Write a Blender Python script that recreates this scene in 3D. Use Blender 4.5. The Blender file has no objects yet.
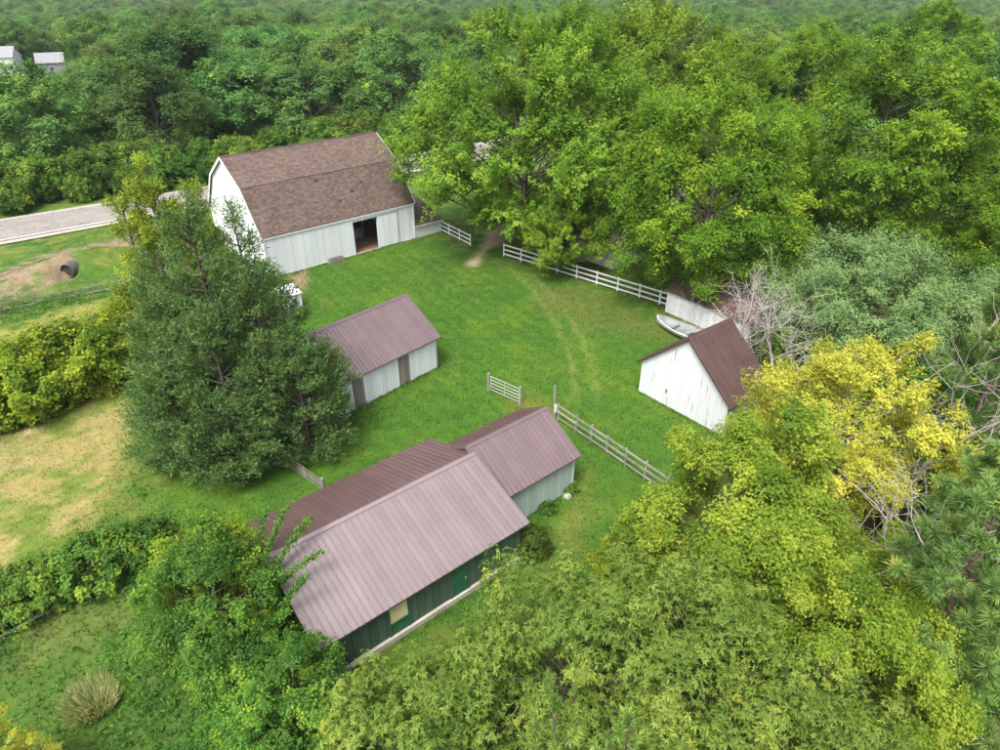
import bpy, math, random
import numpy as np
from mathutils import Vector, Matrix, Euler

R = math.radians
scene = bpy.context.scene
C = scene.collection
random.seed(7)

# ------------------------------------------------------------------ camera, sky, sun, exposure
cam_d = bpy.data.cameras.new('camera')
cam = bpy.data.objects.new('camera', cam_d)
C.objects.link(cam)
cam.location = (0, 0, 26)
cam.rotation_euler = (R(90 - 31.64), 0, 0)
cam_d.sensor_width = 36
cam_d.lens = 36 * 655 / 1000
cam_d.clip_start = 0.5
cam_d.clip_end = 6000
scene.camera = cam

SUN_ELEV, SUN_AZ = 60, 205          # azimuth clockwise from +Y (the view direction)
world = bpy.data.worlds.new('World')
scene.world = world
world.use_nodes = True
wn = world.node_tree
wn.nodes.clear()
sky = wn.nodes.new('ShaderNodeTexSky')
sky.sky_type = 'NISHITA'
sky.sun_disc = False
sky.sun_elevation = R(SUN_ELEV)
sky.sun_rotation = R(SUN_AZ)
sky.air_density = 1.0
sky.dust_density = 6.0
sky.ozone_density = 1.0
bg = wn.nodes.new('ShaderNodeBackground')
bg.inputs['Strength'].default_value = 0.15
wo = wn.nodes.new('ShaderNodeOutputWorld')
hs_ = wn.nodes.new('ShaderNodeHueSaturation')      # thin overcast: the sky is paler than clear blue
hs_.inputs['Saturation'].default_value = 0.45
wn.links.new(sky.outputs[0], hs_.inputs['Color'])
wn.links.new(hs_.outputs[0], bg.inputs[0])
wn.links.new(bg.outputs[0], wo.inputs[0])

sun_d = bpy.data.lights.new('sun', 'SUN')
sun_d.energy = 1.5
sun_d.angle = R(18)
sun_d.color = (1.0, 0.96, 0.9)
sun = bpy.data.objects.new('sun', sun_d)
C.objects.link(sun)
az, el = R(SUN_AZ), R(SUN_ELEV)
sdir = Vector((math.sin(az) * math.cos(el), math.cos(az) * math.cos(el), math.sin(el)))
sun.rotation_euler = sdir.to_track_quat('Z', 'Y').to_euler()
sun.location = (0, 0, 80)

vs = scene.view_settings
vs.view_transform = 'Standard'
vs.look = 'None'
vs.exposure = 1.36
vs.gamma = 1.0
vs.use_curve_mapping = False
scene.render.engine = 'CYCLES'
cy = scene.cycles
cy.max_bounces = 5
cy.diffuse_bounces = 4
cy.glossy_bounces = 2
cy.transmission_bounces = 3
cy.volume_bounces = 0
cy.transparent_max_bounces = 4
cy.use_denoising = True

# ------------------------------------------------------------------ small helpers
def tag(o, label=None, cat=None, group=None, kind=None):
    if label: o['label'] = label
    if cat: o['category'] = cat
    if group: o['group'] = group
    if kind: o['kind'] = kind
    return o

def empty(name, loc=(0, 0, 0), rz=0, label=None, cat=None, group=None):
    o = bpy.data.objects.new(name, None)
    C.objects.link(o)
    o.empty_display_size = 0.3
    o.location = loc
    o.rotation_euler = (0, 0, rz)
    return tag(o, label, cat, group)

def add(name, me, parent=None, mat=None):
    if mat is not None and not me.materials:
        me.materials.append(mat)
    o = bpy.data.objects.new(name, me)
    C.objects.link(o)
    o.parent = parent
    return o

def pymesh(name, v, f, mat):
    me = bpy.data.meshes.new(name)
    me.from_pydata([tuple(p) for p in v], [], f)
    me.update()
    me.materials.append(mat)
    return me

def npmesh(name, verts, nper, mat, tint=None, col=None, faces=None, smooth=False):
    """verts (N,3); faces of nper corners taken in order, or given as an index array"""
    me = bpy.data.meshes.new(name)
    verts = np.ascontiguousarray(verts, np.float32)
    n = len(verts)
    idx = np.arange(n, dtype=np.int32) if faces is None else np.ascontiguousarray(faces, np.int32).ravel()
    m = len(idx) // nper
    me.vertices.add(n)
    me.vertices.foreach_set('co', verts.ravel())
    me.loops.add(m * nper)
    me.loops.foreach_set('vertex_index', idx)
    me.polygons.add(m)
    me.polygons.foreach_set('loop_start', np.arange(0, m * nper, nper, dtype=np.int32))
    if smooth:
        me.polygons.foreach_set('use_smooth', np.ones(m, dtype=bool))
    if tint is not None:
        a = me.attributes.new('tint', 'FLOAT', 'POINT')
        a.data.foreach_set('value', np.ascontiguousarray(tint, np.float32))
    if col is not None:
        a = me.attributes.new('gcol', 'FLOAT_COLOR', 'POINT')
        c4 = np.ones((n, 4), np.float32)
        c4[:, :3] = col
        a.data.foreach_set('color', c4.ravel())
    me.update(calc_edges=True)
    me.materials.append(mat)
    return me

CUBE_V = [(x, y, z) for x in (-.5, .5) for y in (-.5, .5) for z in (-.5, .5)]
CUBE_F = [(0, 1, 3, 2), (4, 6, 7, 5), (0, 4, 5, 1), (2, 3, 7, 6), (0, 2, 6, 4), (1, 5, 7, 3)]
_cubes = {}
def cube(mat):
    if mat.name not in _cubes:
        _cubes[mat.name] = pymesh('block_' + mat.name, CUBE_V, CUBE_F, mat)
    return _cubes[mat.name]

def box(name, parent, mat, c, s, rot=(0, 0, 0)):
    o = add(name, cube(mat), parent)
    o.location = c
    o.scale = s
    o.rotation_euler = rot
    return o

def solid(name, parent, mat, v, f):
    return add(name, pymesh(name, v, f, mat), parent)

def beam(name, parent, mat, p, q, w, h):
    p, q = Vector(p), Vector(q)
    d = q - p
    o = add(name, cube(mat), parent)
    o.location = (p + q) / 2
    o.rotation_euler = d.to_track_quat('X', 'Z').to_euler()
    o.scale = (d.length, w, h)
    return o

def prism(name, parent, mat, poly, axis, a, b):
    """closed polygon in the plane across axis, extruded from a to b along that axis ('u': poly in (v,z); 'v': poly in (u,z))"""
    n = len(poly)
    mk = (lambda t, p: (t, p[0], p[1])) if axis == 'u' else (lambda t, p: (p[0], t, p[1]))
    v = [mk(a, p) for p in poly] + [mk(b, p) for p in poly]
    f = [tuple(range(n)), tuple(range(2 * n - 1, n - 1, -1))]
    f += [(i, i + n, (i + 1) % n + n, (i + 1) % n) for i in range(n)]
    return solid(name, parent, mat, v, f)

def tubes_mesh(name, lines, mat, sides=6):
    """lines: list of (points Nx3, radii N) -> one mesh of tapered tubes"""
    V, F, off = [], [], 0
    ang = np.linspace(0, 2 * np.pi, sides, endpoint=False)
    for P, rad in lines:
        P = np.asarray(P, float); rad = np.asarray(rad, float)
        T = np.gradient(P, axis=0)
        T /= np.linalg.norm(T, axis=1, keepdims=True) + 1e-9
        ref = np.where(np.abs(T[:, 2:3]) > .9, np.array([[1., 0, 0]]), np.array([[0, 0, 1.]]))
        A = np.cross(T, ref); A /= np.linalg.norm(A, axis=1, keepdims=True) + 1e-9
        B = np.cross(T, A)
        ring = P[:, None] + rad[:, None, None] * (np.cos(ang)[None, :, None] * A[:, None] + np.sin(ang)[None, :, None] * B[:, None])
        n = len(P)
        V.append(ring.reshape(-1, 3))
        i = np.arange(n - 1)[:, None] * sides + np.arange(sides)[None]
        j = np.arange(n - 1)[:, None] * sides + (np.arange(sides)[None] + 1) % sides
        F.append(np.stack([i, j, j + sides, i + sides], -1).reshape(-1, 4) + off)
        off += n * sides
    return npmesh(name, np.concatenate(V), 4, mat, faces=np.concatenate(F), smooth=True)

# ------------------------------------------------------------------ materials
def nodes(name):
    m = bpy.data.materials.new(name)
    m.use_nodes = True
    nt = m.node_tree
    nt.nodes.clear()
    return m, nt, nt.nodes.new, nt.links.new

def ramp(nt, fac, stops):
    r = nt.nodes.new('ShaderNodeValToRGB')
    e = r.color_ramp.elements
    while len(e) < len(stops): e.new(0.5)
    for el_, (p, c) in zip(e, stops):
        el_.position = p
        el_.color = (*c, 1) if len(c) == 3 else c
    nt.links.new(fac, r.inputs[0])
    return r.outputs[0]

def noise(nt, vec, scale, detail=4, rough=.6, stretch=None):
    n = nt.nodes.new('ShaderNodeTexNoise')
    n.inputs['Scale'].default_value = scale
    n.inputs['Detail'].default_value = detail
    n.inputs['Roughness'].default_value = rough
    if stretch:
        mp = nt.nodes.new('ShaderNodeMapping')
        mp.inputs['Scale'].default_value = stretch
        nt.links.new(vec, mp.inputs[0])
        vec = mp.outputs[0]
    nt.links.new(vec, n.inputs['Vector'])
    return n.outputs['Fac']

def mult(nt, a, b, fac=1.0, kind='MULTIPLY'):
    m = nt.nodes.new('ShaderNodeMix')
    m.data_type = 'RGBA'
    m.blend_type = kind
    if isinstance(fac, float): m.inputs[0].default_value = fac
    else: nt.links.new(fac, m.inputs[0])
    for s, i in ((a, 6), (b, 7)):
        if isinstance(s, tuple): m.inputs[i].default_value = (*s, 1)
        else: nt.links.new(s, m.inputs[i])
    return m.outputs[2]

def surface(name, stops, scale=2.0, stretch=None, rough=.8, spec=.3, bump=0.0, bscale=30, vary=.12, streak=None, metallic=0.0, coat=0.0):
    """noise ramp + per-object tint + optional streak layer (colour, threshold, stretch)"""
    m, nt, N, Lk = nodes(name)
    pos = N('ShaderNodeNewGeometry').outputs['Position']
    f = noise(nt, pos, scale, 5, .65, stretch)
    col = ramp(nt, f, stops)
    oi = N('ShaderNodeObjectInfo')
    v = ramp(nt, oi.outputs['Random'], [(0, (1 - vary,) * 3), (1, (1 + vary * .4,) * 3)])
    col = mult(nt, col, v)
    if streak:
        sc, thr, st, sscale = streak
        f2 = noise(nt, pos, sscale, 4, .7, st)
        k = ramp(nt, f2, [(thr, (0, 0, 0)), (min(thr + .06, 1), (1, 1, 1))])
        col = mult(nt, col, sc, k, 'MIX')
    b = N('ShaderNodeBsdfPrincipled')
    Lk(col, b.inputs['Base Color'])
    b.inputs['Roughness'].default_value = rough
    b.inputs['Specular IOR Level'].default_value = spec
    b.inputs['Metallic'].default_value = metallic
    b.inputs['Coat Weight'].default_value = coat
    if bump:
        f3 = noise(nt, pos, bscale, 3, .6, stretch)
        bp = N('ShaderNodeBump')
        bp.inputs['Strength'].default_value = bump
        bp.inputs['Distance'].default_value = .02
        Lk(f3, bp.inputs['Height'])
        Lk(bp.outputs[0], b.inputs['Normal'])
    o = N('ShaderNodeOutputMaterial')
    Lk(b.outputs[0], o.inputs[0])
    return m

def leaf(name, cols, trans=.3, rough=.6, spec=.14, hue=.02, val=.18):
    """four colours over the leaf's own tint; each tree shifts a little"""
    m, nt, N, Lk = nodes(name)
    at = N('ShaderNodeAttribute'); at.attribute_name = 'tint'
    col = ramp(nt, at.outputs['Fac'], list(zip((0.0, .45, .8, 1.0), cols)))
    oi = N('ShaderNodeObjectInfo')
    hs = N('ShaderNodeHueSaturation')
    mr = N('ShaderNodeMapRange'); Lk(oi.outputs['Random'], mr.inputs[0])
    mr.inputs[3].default_value = .5 - hue; mr.inputs[4].default_value = .5 + hue
    Lk(mr.outputs[0], hs.inputs['Hue'])
    mm = N('ShaderNodeMath'); mm.operation = 'MULTIPLY'; mm.inputs[1].default_value = 7.31
    Lk(oi.outputs['Random'], mm.inputs[0])
    fr = N('ShaderNodeMath'); fr.operation = 'FRACT'; Lk(mm.outputs[0], fr.inputs[0])
    m2 = N('ShaderNodeMapRange'); Lk(fr.outputs[0], m2.inputs[0])
    m2.inputs[3].default_value = 1 - val; m2.inputs[4].default_value = 1 + val
    Lk(m2.outputs[0], hs.inputs['Value'])
    Lk(col, hs.inputs['Color'])
    b = N('ShaderNodeBsdfPrincipled')
    Lk(hs.outputs[0], b.inputs['Base Color'])
    b.inputs['Roughness'].default_value = rough
    b.inputs['Specular IOR Level'].default_value = spec
    t = N('ShaderNodeBsdfTranslucent')
    tc = mult(nt, hs.outputs[0], (1.25, 1.2, .6))
    Lk(tc, t.inputs['Color'])
    mx = N('ShaderNodeMixShader'); mx.inputs[0].default_value = trans
    Lk(b.outputs[0], mx.inputs[1]); Lk(t.outputs[0], mx.inputs[2])
    o = N('ShaderNodeOutputMaterial')
    Lk(mx.outputs[0], o.inputs[0])
    return m

def ground_mat(name, blade=False):
    m, nt, N, Lk = nodes(name)
    at = N('ShaderNodeAttribute'); at.attribute_name = 'gcol'
    col = at.outputs['Color']
    b = N('ShaderNodeBsdfPrincipled')
    b.inputs['Roughness'].default_value = .8
    b.inputs['Specular IOR Level'].default_value = .15
    o = N('ShaderNodeOutputMaterial')
    if not blade:
        pos = N('ShaderNodeNewGeometry').outputs['Position']
        f = noise(nt, pos, 1.3, 8, .75)
        col = mult(nt, col, ramp(nt, f, [(.3, (.62, .62, .6)), (.7, (1.25, 1.22, 1.15))]))
        f2 = noise(nt, pos, 9, 4, .7)
        col = mult(nt, col, ramp(nt, f2, [(.3, (.7, .72, .7)), (.7, (1.2, 1.18, 1.15))]))
        bp = N('ShaderNodeBump'); bp.inputs['Strength'].default_value = .6; bp.inputs['Distance'].default_value = .08
        Lk(f2, bp.inputs['Height']); Lk(bp.outputs[0], b.inputs['Normal'])
        Lk(col, b.inputs['Base Color'])
        Lk(b.outputs[0], o.inputs[0])
    else:
        Lk(col, b.inputs['Base Color'])
        t = N('ShaderNodeBsdfTranslucent'); Lk(col, t.inputs['Color'])
        mx = N('ShaderNodeMixShader'); mx.inputs[0].default_value = .5
        Lk(b.outputs[0], mx.inputs[1]); Lk(t.outputs[0], mx.inputs[2])
        Lk(mx.outputs[0], o.inputs[0])
    return m

def shingle_mat():
    m, nt, N, Lk = nodes('asphalt_shingles')
    tc = N('ShaderNodeTexCoord')
    br = N('ShaderNodeTexBrick')
    br.inputs['Scale'].default_value = 1.0
    br.inputs['Brick Width'].default_value = .34
    br.inputs['Row Height'].default_value = .17
    br.inputs['Mortar Size'].default_value = .012
    br.inputs['Color1'].default_value = (.075, .053, .044, 1)
    br.inputs['Color2'].default_value = (.145, .107, .090, 1)
    br.inputs['Mortar'].default_value = (.06, .04, .035, 1)
    br.inputs['Bias'].default_value = -.15
    Lk(tc.outputs['UV'], br.inputs['Vector'])
    pos = N('ShaderNodeNewGeometry').outputs['Position']
    f = noise(nt, pos, .6, 5, .7)
    col = mult(nt, br.outputs['Color'], ramp(nt, f, [(.3, (.85, .85, .85)), (.7, (1.15, 1.13, 1.1))]))
    b = N('ShaderNodeBsdfPrincipled')
    Lk(col, b.inputs['Base Color'])
    b.inputs['Roughness'].default_value = .85
    b.inputs['Specular IOR Level'].default_value = .25
    bp = N('ShaderNodeBump'); bp.inputs['Strength'].default_value = .5; bp.inputs['Distance'].default_value = .02
    Lk(br.outputs['Fac'], bp.inputs['Height']); bp.invert = True
    Lk(bp.outputs[0], b.inputs['Normal'])
    o = N('ShaderNodeOutputMaterial'); Lk(b.outputs[0], o.inputs[0])
    return m

def road_mat():
    m, nt, N, Lk = nodes('worn_asphalt')
    pos = N('ShaderNodeNewGeometry').outputs['Position']
    f = noise(nt, pos, .35, 6, .7)
    col = ramp(nt, f, [(.3, (.155, .142, .128)), (.7, (.215, .198, .18))])
    uv = N('ShaderNodeTexCoord').outputs['UV']
    f2 = noise(nt, uv, 1.0, 3, .6, (14, .25, 1))        # wheel tracks and tar lines along the lane
    col = mult(nt, col, ramp(nt, f2, [(.32, (.62, .62, .63)), (.42, (1, 1, 1))]))
    vo = N('ShaderNodeTexVoronoi'); vo.feature = 'DISTANCE_TO_EDGE'; vo.inputs['Scale'].default_value = .16
    nz = N('ShaderNodeTexNoise'); nz.inputs['Scale'].default_value = .8; Lk(pos, nz.inputs['Vector'])
    ad = N('ShaderNodeMix'); ad.data_type = 'VECTOR'; ad.inputs[0].default_value = .35
    sc_ = N('ShaderNodeVectorMath'); sc_.operation = 'SCALE'; sc_.inputs['Scale'].default_value = 6
    Lk(nz.outputs['Color'], sc_.inputs[0])
    av = N('ShaderNodeVectorMath'); av.operation = 'ADD'; Lk(pos, av.inputs[0]); Lk(sc_.outputs[0], av.inputs[1])
    Lk(av.outputs[0], vo.inputs['Vector'])
    col = mult(nt, col, ramp(nt, vo.outputs['Distance'], [(.006, (.62, .62, .62)), (.016, (1, 1, 1))]))
    b = N('ShaderNodeBsdfPrincipled'); Lk(col, b.inputs['Base Color']); b.inputs['Roughness'].default_value = .9
    o = N('ShaderNodeOutputMaterial'); Lk(b.outputs[0], o.inputs[0])
    return m

WHITE = surface('white_painted_wood', [(.3, (.53, .555, .57)), (.7, (.63, .65, .66))], 1.2, (1, 1, .15), .6, .35, .3, 20, .12, streak=((.40, .385, .36), .66, (2.6, 2.6, .2), 2.2))
BARNWHITE = surface('barn_white_paint', [(.3, (.56, .59, .615)), (.7, (.63, .66, .68))], 1.0, (1, 1, .12), .6, .35, .3, 20, .09, streak=((.50, .50, .49), .70, (2.4, 2.4, .2), 2.0))
PEEL = surface('peeling_white_paint', [(.3, (.48, .51, .53)), (.7, (.55, .57, .59))], 1.0, (1, 1, .15), .65, .3, .4, 20, .05,
               streak=((.30, .25, .22), .61, (1.9, 1.9, .16), 2.6))
MINT = surface('pale_mint_siding', [(.3, (.30, .38, .36)), (.7, (.38, .46, .43))], 1.5, (1, 1, .12), .5, .4, .2, 20, .12)
DKGREEN = surface('dark_green_siding', [(.3, (.035, .075, .055)), (.7, (.07, .115, .09))], 1.2, (1, 1, .2), .6, .4, .2, 20, .2)
GREENDOOR = surface('bright_green_door_paint', [(.3, (.010, .095, .045)), (.7, (.016, .13, .062))], 1.2, None, .5, .4)
CREAM = surface('cream_window_board', [(.3, (.50, .47, .24)), (.7, (.62, .58, .34))], 2.0)
GREYWOOD = surface('weathered_grey_wood', [(.3, (.13, .115, .10)), (.7, (.26, .235, .21))], 2.0, (1, 1, .1), .85, .2, .5, 20, .3)
FENCEWOOD = surface('silvered_fence_wood', [(.3, (.18, .17, .15)), (.7, (.31, .30, .275))], 3.0, None, .85, .2, .4, 20, .25)
GALV = surface('galvanised_tube', [(.3, (.34, .35, .35)), (.7, (.5, .51, .5))], 3.0, None, .45, .5, 0, 20, .1, metallic=.4)
ROOFPINK = surface('pinkish_metal_roof', [(.3, (.142, .108, .112)), (.7, (.172, .133, .137))], .5, None, .36, .7, .05, 3, .12, coat=.35, streak=((.115, .085, .083), .69, (1, 1, 1), 1.1))  # paler pinkish sheets for the long shed's near slope
ROOFRED = surface('back_slope_brown_metal_roof', [(.3, (.085, .051, .049)), (.7, (.105, .065, .063))], .5, None, .36, .6, .05, 3, .10, coat=.3)  # darker brown sheets for the back slopes of long shed and wing
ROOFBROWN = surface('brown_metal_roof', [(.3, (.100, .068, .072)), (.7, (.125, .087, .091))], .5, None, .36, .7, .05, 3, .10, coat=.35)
ROOFDARK = surface('dark_brown_metal_roof', [(.3, (.062, .036, .032)), (.7, (.085, .050, .045))], .7, None, .42, .5, .05, 3, .12)
RUST = surface('rusted_sheet', [(.35, (.16, .05, .02)), (.7, (.30, .12, .05))], 3.0, None, .8, .2)
CONCRETE = surface('old_concrete', [(.3, (.30, .27, .23)), (.7, (.44, .40, .35))], 2.0, None, .9, .2, .4, 15)
DARK = surface('dark_interior', [(.3, (.02, .017, .015)), (.7, (.04, .03, .025))], 2.0)
DIRTFLOOR = surface('straw_and_dirt_floor', [(.3, (.13, .075, .045)), (.7, (.24, .15, .09))], 1.5, None, .95, .1, .5, 10)
TRIM = surface('white_trim', [(.3, (.50, .52, .52)), (.7, (.60, .61, .61))], 2.0, None, .55, .35)
GREYROOF = surface('grey_shingle_roof', [(.3, (.16, .16, .17)), (.7, (.24, .24, .25))], 3.0)
TANROOF = surface('tan_shingle_roof', [(.3, (.20, .145, .12)), (.7, (.30, .22, .19))], 3.0)
GLASS = surface('window_glass', [(.3, (.03, .04, .045)), (.7, (.06, .07, .075))], 2.0, None, .1, .6)
HULL = surface('white_boat_paint', [(.3, (.50, .515, .52)), (.7, (.60, .615, .615))], 1.5, None, .4, .5)
BOATIN = surface('grey_boat_interior', [(.3, (.16, .18, .18)), (.7, (.24, .265, .265))], 2.5, None, .6, .3)
BOATRIM = surface('brown_gunwale', [(.3, (.12, .075, .055)), (.7, (.2, .13, .1))], 4.0, None, .6, .3)
BARK = surface('bark', [(.3, (.055, .045, .035)), (.7, (.13, .11, .09))], 3.0, (1, 1, .3), .9, .1, .6, 15)
DEADWOOD = surface('dead_grey_wood', [(.3, (.26, .235, .21)), (.7, (.44, .40, .37))], 3.0, (1, 1, .3), .9, .1, .4, 15)
CEDARBARK = surface('cedar_bark', [(.3, (.05, .042, .034)), (.7, (.10, .085, .07))], 3.0, (1, 1, .3), .9, .1, .6, 15)
PINEBARK = surface('pine_bark', [(.3, (.075, .055, .042)), (.7, (.14, .105, .08))], 3.0, (1, 1, .3), .9, .1, .6, 15)
LINEWHITE = surface('worn_road_paint', [(.35, (.45, .43, .40)), (.6, (.72, .70, .66))], 2.0, None, .8)
PIPE = surface('corrugated_culvert_steel', [(.3, (.035, .032, .030)), (.7, (.085, .08, .074))], 2.0, None, .6, .4)
STONE = surface('field_stone', [(.3, (.25, .24, .22)), (.7, (.45, .43, .40))], 3.0)
SHINGLE = shingle_mat()
ROAD = road_mat()
GROUND = ground_mat('ground_soil_and_turf')
BLADE = ground_mat('grass_blades', True)

L_MAPLE = leaf('maple_leaves', [(0.054, 0.121, 0.013), (0.134, 0.246, 0.022), (0.241, 0.358, 0.036), (0.381, 0.426, 0.040)], trans=0.45, hue=.007, val=.08)
L_OAK = leaf('oak_leaves', [(0.046, 0.109, 0.010), (0.115, 0.224, 0.016), (0.207, 0.328, 0.026), (0.345, 0.391, 0.030)], trans=0.45, hue=.007, val=.08)
L_FOREST = leaf('wood_leaves', [(0.044, 0.099, 0.025), (0.092, 0.182, 0.043), (0.149, 0.253, 0.054), (0.276, 0.322, 0.038)], hue=.03, val=.34, trans=0.42)
L_SHRUB = leaf('roadside_shrub_leaves', [(0.039, 0.094, 0.014), (0.077, 0.165, 0.023), (0.138, 0.237, 0.029), (0.286, 0.319, 0.027)], hue=.025, val=.22, trans=0.42)
L_SAGE = leaf('sage_green_leaves', [(.080, .145, .048), (.150, .240, .082), (.225, .32, .115), (.30, .37, .11)], hue=.007, val=.08)
L_YELLOW = leaf('yellow_leaves', [(.18, .22, .025), (.36, .38, .045), (.50, .49, .075), (.56, .52, .08)], trans=.4, hue=.004, val=.05)
L_YGREEN = leaf('yellow_green_maple_leaves', [(0.066, 0.127, 0.013), (0.165, 0.248, 0.023), (0.275, 0.341, 0.041), (0.440, 0.407, 0.036)], trans=0.45, hue=.007, val=.08)
L_BOX = leaf('box_elder_leaves', [(0.064, 0.121, 0.019), (0.143, 0.224, 0.036), (0.241, 0.316, 0.060), (0.460, 0.402, 0.030)], trans=0.42, hue=.007, val=.08)
L_ELM = leaf('elm_leaves', [(0.030, 0.092, 0.014), (0.075, 0.184, 0.026), (0.149, 0.287, 0.030), (0.322, 0.414, 0.030)], trans=0.42, hue=.007, val=.08)
L_HEDGE = leaf('hedge_leaves', [(.06, .11, .009), (.14, .215, .014), (.25, .31, .022), (.38, .38, .03)], trans=.38, hue=.007, val=.08)
L_CEDAR = leaf('cedar_scale_leaves', [(0.052, 0.105, 0.031), (0.096, 0.179, 0.050), (0.151, 0.246, 0.068), (0.179, 0.196, 0.063)], trans=0.27, hue=.01, val=.05)
L_OLIVE = leaf('olive_cedar_leaves', [(0.112, 0.180, 0.022), (0.217, 0.300, 0.034), (0.330, 0.405, 0.043), (0.435, 0.465, 0.048)], trans=0.32, hue=.01, val=.05)
L_PINE = leaf('pine_needles', [(0.077, 0.143, 0.038), (0.154, 0.259, 0.068), (0.264, 0.363, 0.099), (0.374, 0.407, 0.090)], trans=0.32, hue=.012)
L_TIP = leaf('young_pine_needles', [(.08, .14, .03), (.17, .27, .05), (.26, .36, .08), (.35, .42, .1)], trans=.3, hue=.01)
L_STRAW = leaf('pale_grass', [(.20, .26, .10), (.30, .36, .16), (.40, .44, .24), (.48, .49, .30)], trans=.5)

# ------------------------------------------------------------------ ground
def vnoise(x, y, s, seed=0):
    x = np.asarray(x) * s + seed * 17.3; y = np.asarray(y) * s - seed * 9.1
    xi, yi = np.floor(x), np.floor(y)
    fx, fy = x - xi, y - yi
    fx, fy = fx * fx * (3 - 2 * fx), fy * fy * (3 - 2 * fy)
    h = lambda a, b: np.mod(np.sin(a * 127.1 + b * 311.7 + seed * 3.7) * 43758.5453, 1.0)
    return (h(xi, yi) * (1 - fx) + h(xi + 1, yi) * fx) * (1 - fy) + (h(xi, yi + 1) * (1 - fx) + h(xi + 1, yi + 1) * fx) * fy

def fbm(x, y, s, seed=0, n=4):
    return sum(vnoise(x, y, s * 2 ** i, seed + i) * .5 ** i for i in range(n)) / sum(.5 ** i for i in range(n))

def sstep(a, b, t):
    t = np.clip((t - a) / (b - a), 0, 1)
    return t * t * (3 - 2 * t)

def inside(poly, x, y):
    """signed distance to a polygon, positive inside"""
    d = np.full(np.shape(x), 1e9); s = np.zeros(np.shape(x), bool)
    n = len(poly)
    for i in range(n):
        (ax, ay), (bx, by) = poly[i], poly[(i + 1) % n]
        ex, ey = bx - ax, by - ay
        t = np.clip(((x - ax) * ex + (y - ay) * ey) / (ex * ex + ey * ey + 1e-9), 0, 1)
        d = np.minimum(d, np.hypot(x - ax - t * ex, y - ay - t * ey))
        c = ((ay > y) != (by > y)) & (x < (bx - ax) * (y - ay) / (by - ay + 1e-12) + ax)
        s ^= c
    return np.where(s, d, -d)

HAY_LOW = [(-35.4, 30.2), (-32.9, 34.6), (-31.1, 38.3), (-27.8, 41.5), (-25.3, 39.1), (-23.5, 34.1), (-22.1, 28.4), (-22.6, 25.3), (-24.9, 22.3), (-28.2, 20.8)]
HAY_UP = [(-46.4, 47.7), (-42.8, 49.9), (-39.7, 53.4), (-36.1, 57.0), (-34.4, 55.5), (-37.3, 49.1), (-39.9, 45.4), (-42.9, 42.9)]
BANK = [(-55.1, 59.6), (-51.8, 63.7), (-47.5, 68.9), (-41.3, 74.8), (-38.9, 69.5), (-44.4, 68.3), (-43.3, 61.4), (-43.6, 57.7), (-45.6, 54.2), (-49.1, 51.4)]
DRIVE = [(-3.8, 63.7), (-2.2, 68.6), (-1.6, 74.1), (0.6, 81.6), (2.8, 91.5), (5.2, 89.1), (2.7, 77.7), (0.9, 71.5), (-0.9, 68.3), (-2.5, 63.5)]
WORN = [(2.7, 59.1), (7.7, 58.0), (12.6, 53.0), (16.5, 49.1), (15.3, 46.0), (8.5, 49.1), (3.6, 53.0)]
BARN_DIRT = [(-21.4, 60.4), (-19.8, 63.2), (-18.5, 60.1), (-18.6, 56.1), (-20.1, 56.4)]
PATH = [(5.3, 31.9), (6.0, 31.1), (5.0, 26.8), (3.4, 23.9), (2.1, 22.7), (3.1, 26.0)]
GATE_WEAR = [(0.4, 39.1), (2.2, 39.3), (3.9, 37.8), (2.8, 37.1), (0.8, 37.8)]
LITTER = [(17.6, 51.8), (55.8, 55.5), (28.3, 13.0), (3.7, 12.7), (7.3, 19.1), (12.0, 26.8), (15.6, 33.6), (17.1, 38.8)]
ROUGH = [(-28.8, 18.6), (-24.4, 21.6), (-18.3, 24.2), (-13.8, 24.2), (-10.9, 19.1), (-8.5, 12.3), (-23.6, 12.3)]
FENCE_WEEDS = [(-49.3, 51.8), (-45.9, 54.6), (-36.3, 59.4), (-34.9, 57.3), (-39.8, 53.6), (-42.9, 50.1), (-46.7, 48.1)]
YARD = [(-25.0, 64.8), (-9.2, 72.8), (-2.2, 68.3), (12.8, 54.4), (16.3, 46.9), (14.3, 34.1), (8.9, 26.8), (2.7, 19.1), (-7.5, 18.1), (-16.0, 19.1), (-20.8, 28.4), (-19.6, 34.1), (-14.3, 36.4)]

def height(x, y):
    x, y = np.asarray(x, float), np.asarray(y, float)
    r = np.hypot(x, y)
    z = -10 * sstep(150, 520, r)
    # driveway bank over the culvert
    d = ((x + 43.0) * .8 + (y - 63.5) * .6); e = (-(x + 43.0) * .6 + (y - 63.5) * .8)
    z = z + 1.75 * np.exp(-(e / 1.7) ** 2) * np.exp(-(d / 6.5) ** 2)
    z = z - 1.25 * np.exp(-((x + 43.4) / .95) ** 2 - ((y - 61.2) / 1.1) ** 2)      # washed-out hollow at the pipe mouth
    near = 1 - sstep(60, 110, r)
    yard = sstep(0, 6, inside(YARD, x, y))
    z = z + near * (1 - yard) * .28 * (fbm(x, y, .11, 3) - .5)
    return z

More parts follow.
